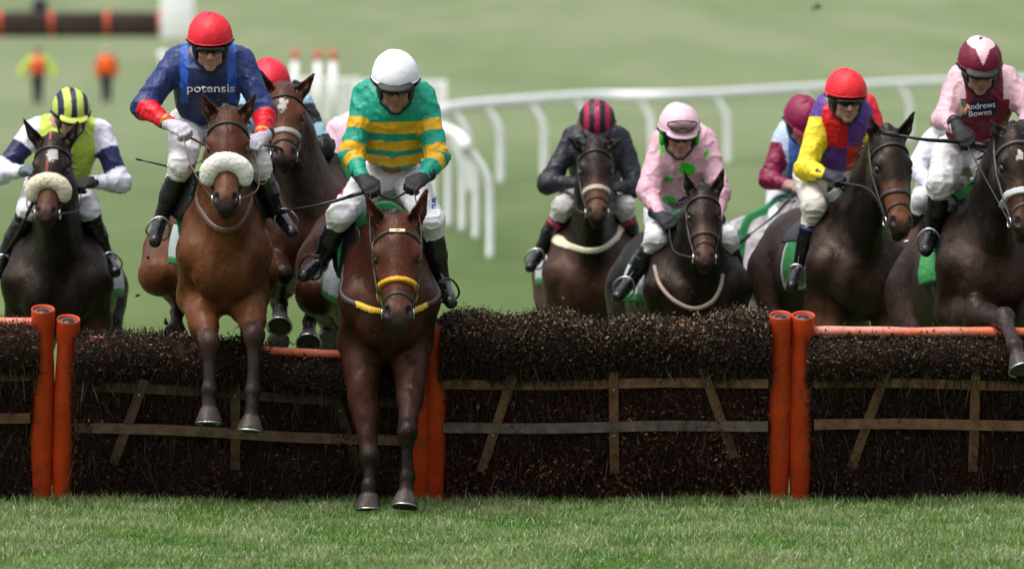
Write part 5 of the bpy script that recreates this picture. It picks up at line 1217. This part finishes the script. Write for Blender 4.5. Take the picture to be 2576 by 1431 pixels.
# 9 -- yellow sleeves, quarters
h9, r9 = pair(dict(label='dark brown horse looking right with a tan muzzle, above the orange top bar', Y=2.8, chest=(2160, 668), width=1.10, yaw=10.5, pitch=3, poll=(2244, 338, 2.32), muz=(2277, 582, 2.02), hyaw=16, hw=1.02,
        ears=[(2188, 288), (2300, 281)], coat=coat(DRK, body=(.024, .013, .010), nose=(.26, .085, .035), arm=(.085, .035, .022)), seed=39, cloth_low=-.13, cloth_end=-.50, clothc=(.030, .19, .06), clothe=(.35, .42, .38), tack=dict(nose=(.035, .025, .022), nosew=.012, bridle=(.018, .014, .013))),
    dict(label='jockey in red and purple quartered silks with yellow sleeves and a red cap', Y=2.8, h=.0085, hb=.0065, head=(2136, 257), hpitch=12, hyaw=10, peak=False, hs=1.04, sho=[(2066, 262), (2192, 262)], elb=[(2030, 420), (2212, 415)], wri=[(2078, 440), (2172, 450)], han=[(2110, 447), (2150, 455)],
        pel=(2075, 430), kne=[(2048, 520), (2200, 535)], ank=[(2012, 676), (2258, 685)], toe=[(1992, 720), (2275, 728)], silk=silk_quarters, cap=cap_plain((.76, .018, .03)), skin=(.45, .25, .20), breech=(.62, .60, .52), glove=(.010, .014, .03), seed=9, bootband=(.02, .03, .12), reinmid=[(2190, 480, 2.2), (2250, 490, 2.3)]))
# 10 -- white rider in the gap
h10, r10 = pair(dict(label='dark horse in the gap behind the two right hand horses, mostly hidden', flaps=.5, flap=.7, Y=4.8, h=.013, chest=(2375, 690), yaw=2, pitch=2, poll=(2395, 470, 4.4), muz=(2400, 680, 4.0), coat=coat(DRK, body=(.05, .022, .015)), seed=40, tack=dict(nose=(.02, .02, .02)),
        fl=[(2335, 790, 4.3), (2330, 880, 4.5), (2330, 930, 4.4)], fr=[(2430, 790, 4.4), (2430, 900, 4.6), (2430, 950, 4.5)]),
    dict(label='jockey dressed all in white crouching behind the maroon and pink rider', Y=4.8, h=.011, hb=.012, head=(2398, 352), hpitch=55, sho=[(2338, 345), (2452, 345)], elb=[(2312, 425), (2480, 430)], wri=[(2342, 470), (2445, 470)], han=[(2362, 474), (2425, 474)],
        pel=(2385, 450), kne=[(2322, 500), (2455, 510)], ank=[(2292, 620), (2480, 630)], toe=[(2276, 655), (2495, 665)], silk=silk_two((.66, .66, .76), (.68, .68, .78)), cap=cap_plain((.7, .7, .78)), seed=10))
# 11 -- maroon and pink, right edge
h11, r11 = pair(dict(label='black horse at the right edge swinging a foreleg over the orange bar', Y=.15, h=.009, chest=(2490, 668), width=1.0, yaw=6, pitch=8, poll=(2562, 332, -.29), muz=(2592, 586, -.57), hyaw=14, hw=1.05,
        ears=[(2493, 304), (2610, 296)], coat=coat(DRK, body=(.020, .011, .009), leg=(.028, .022, .022), arm=(.022, .013, .011), star=(2566, 392, .02)), seed=41, cloth_low=-.06, cloth_end=-.46, clothc=(.06, .30, .09), clothe=(.04, .24, .07),
        fl=[(2526, 802, -.36), (2552, 868, -.62), (2570, 930, -.70)], fr=[(2625, 800, -.2), (2640, 850, .1), (2650, 900, .1)], tack=dict(nose=(.50, .50, .52), nosew=.018, noseinf=.016, bridle=(.05, .045, .045))),
    dict(label='jockey in maroon silks with pink sleeves and a pink star on the cap', Y=.15, h=.008, hb=.006, head=(2469, 189), hpitch=24, hyaw=3, hs=1.03, sho=[(2400, 192), (2543, 192)], elb=[(2380, 296), (2592, 290)], wri=[(2410, 322), (2566, 332)], han=[(2434, 360), (2545, 366)],
        pel=(2430, 378), kne=[(2366, 462), (2500, 470)], ank=[(2346, 590), (2520, 600)], toe=[(2330, 630), (2540, 640)], silk=silk_maroon, cap=cap_star, skin=(.38, .19, .16), breech=(.66, .66, .66), glove=(.011, .011, .014), seed=11, reinmid=[(2490, 470, -.25), (2560, 480, -.35)]))

# ---------------------------------------------------------------- writing on the silks
lettering('potensis', .076, 527, 224, -.45, r2['root'], r2['jacket'], M['letter'], squash=.78, bold=.012)
lettering('Andrews', .044, 2470, 268, .15, r11['root'], r11['jacket'], M['letter'], bold=.008, rot=6)
lettering('Bowen', .044, 2470, 286, .15, r11['root'], r11['jacket'], M['letter'], bold=.008, rot=6)

# ---------------------------------------------------------------- whips
pm = r4['palms']; whip([pm[0] + (.02, 0, .01), W(820, 512, -.62), W(722, 530, -.50)], 'black riding whip pointing left from the hand of the rider in green and gold')
pm = r2['palms']; whip([W(560, 452, .15), W(431, 421, .1), W(358, 404, .08)], 'thin black whip tip poking out left of the rider in blue and red', .007, .003, .4)
pm = r3['palms']; whip([pm[1] + (.0, -.03, .0), W(700, 372, 1.0), W(630, 362, .95)], 'black riding whip across the muzzle of the chasing bay horse')
pm = r8['palms']; whip([pm[0], W(1950, 540, 5.5), W(1884, 592, 5.4)], 'black riding whip slanting down beside the maroon sleeve')
pm = r11['palms']; whip([pm[0] + (.10, -.02, -.02), pm[0] + (-.02, -.02, 0), W(2330, 352, -.05), W(2262, 341, -.05)], 'thick black riding whip held level by the rider with the pink star cap', .013, .006)
pm = r1['palms']; whip([W(88, 500, 2.5), W(45, 585, 2.55), W(-5, 662, 2.6)], 'black riding whip slanting down at the left edge')
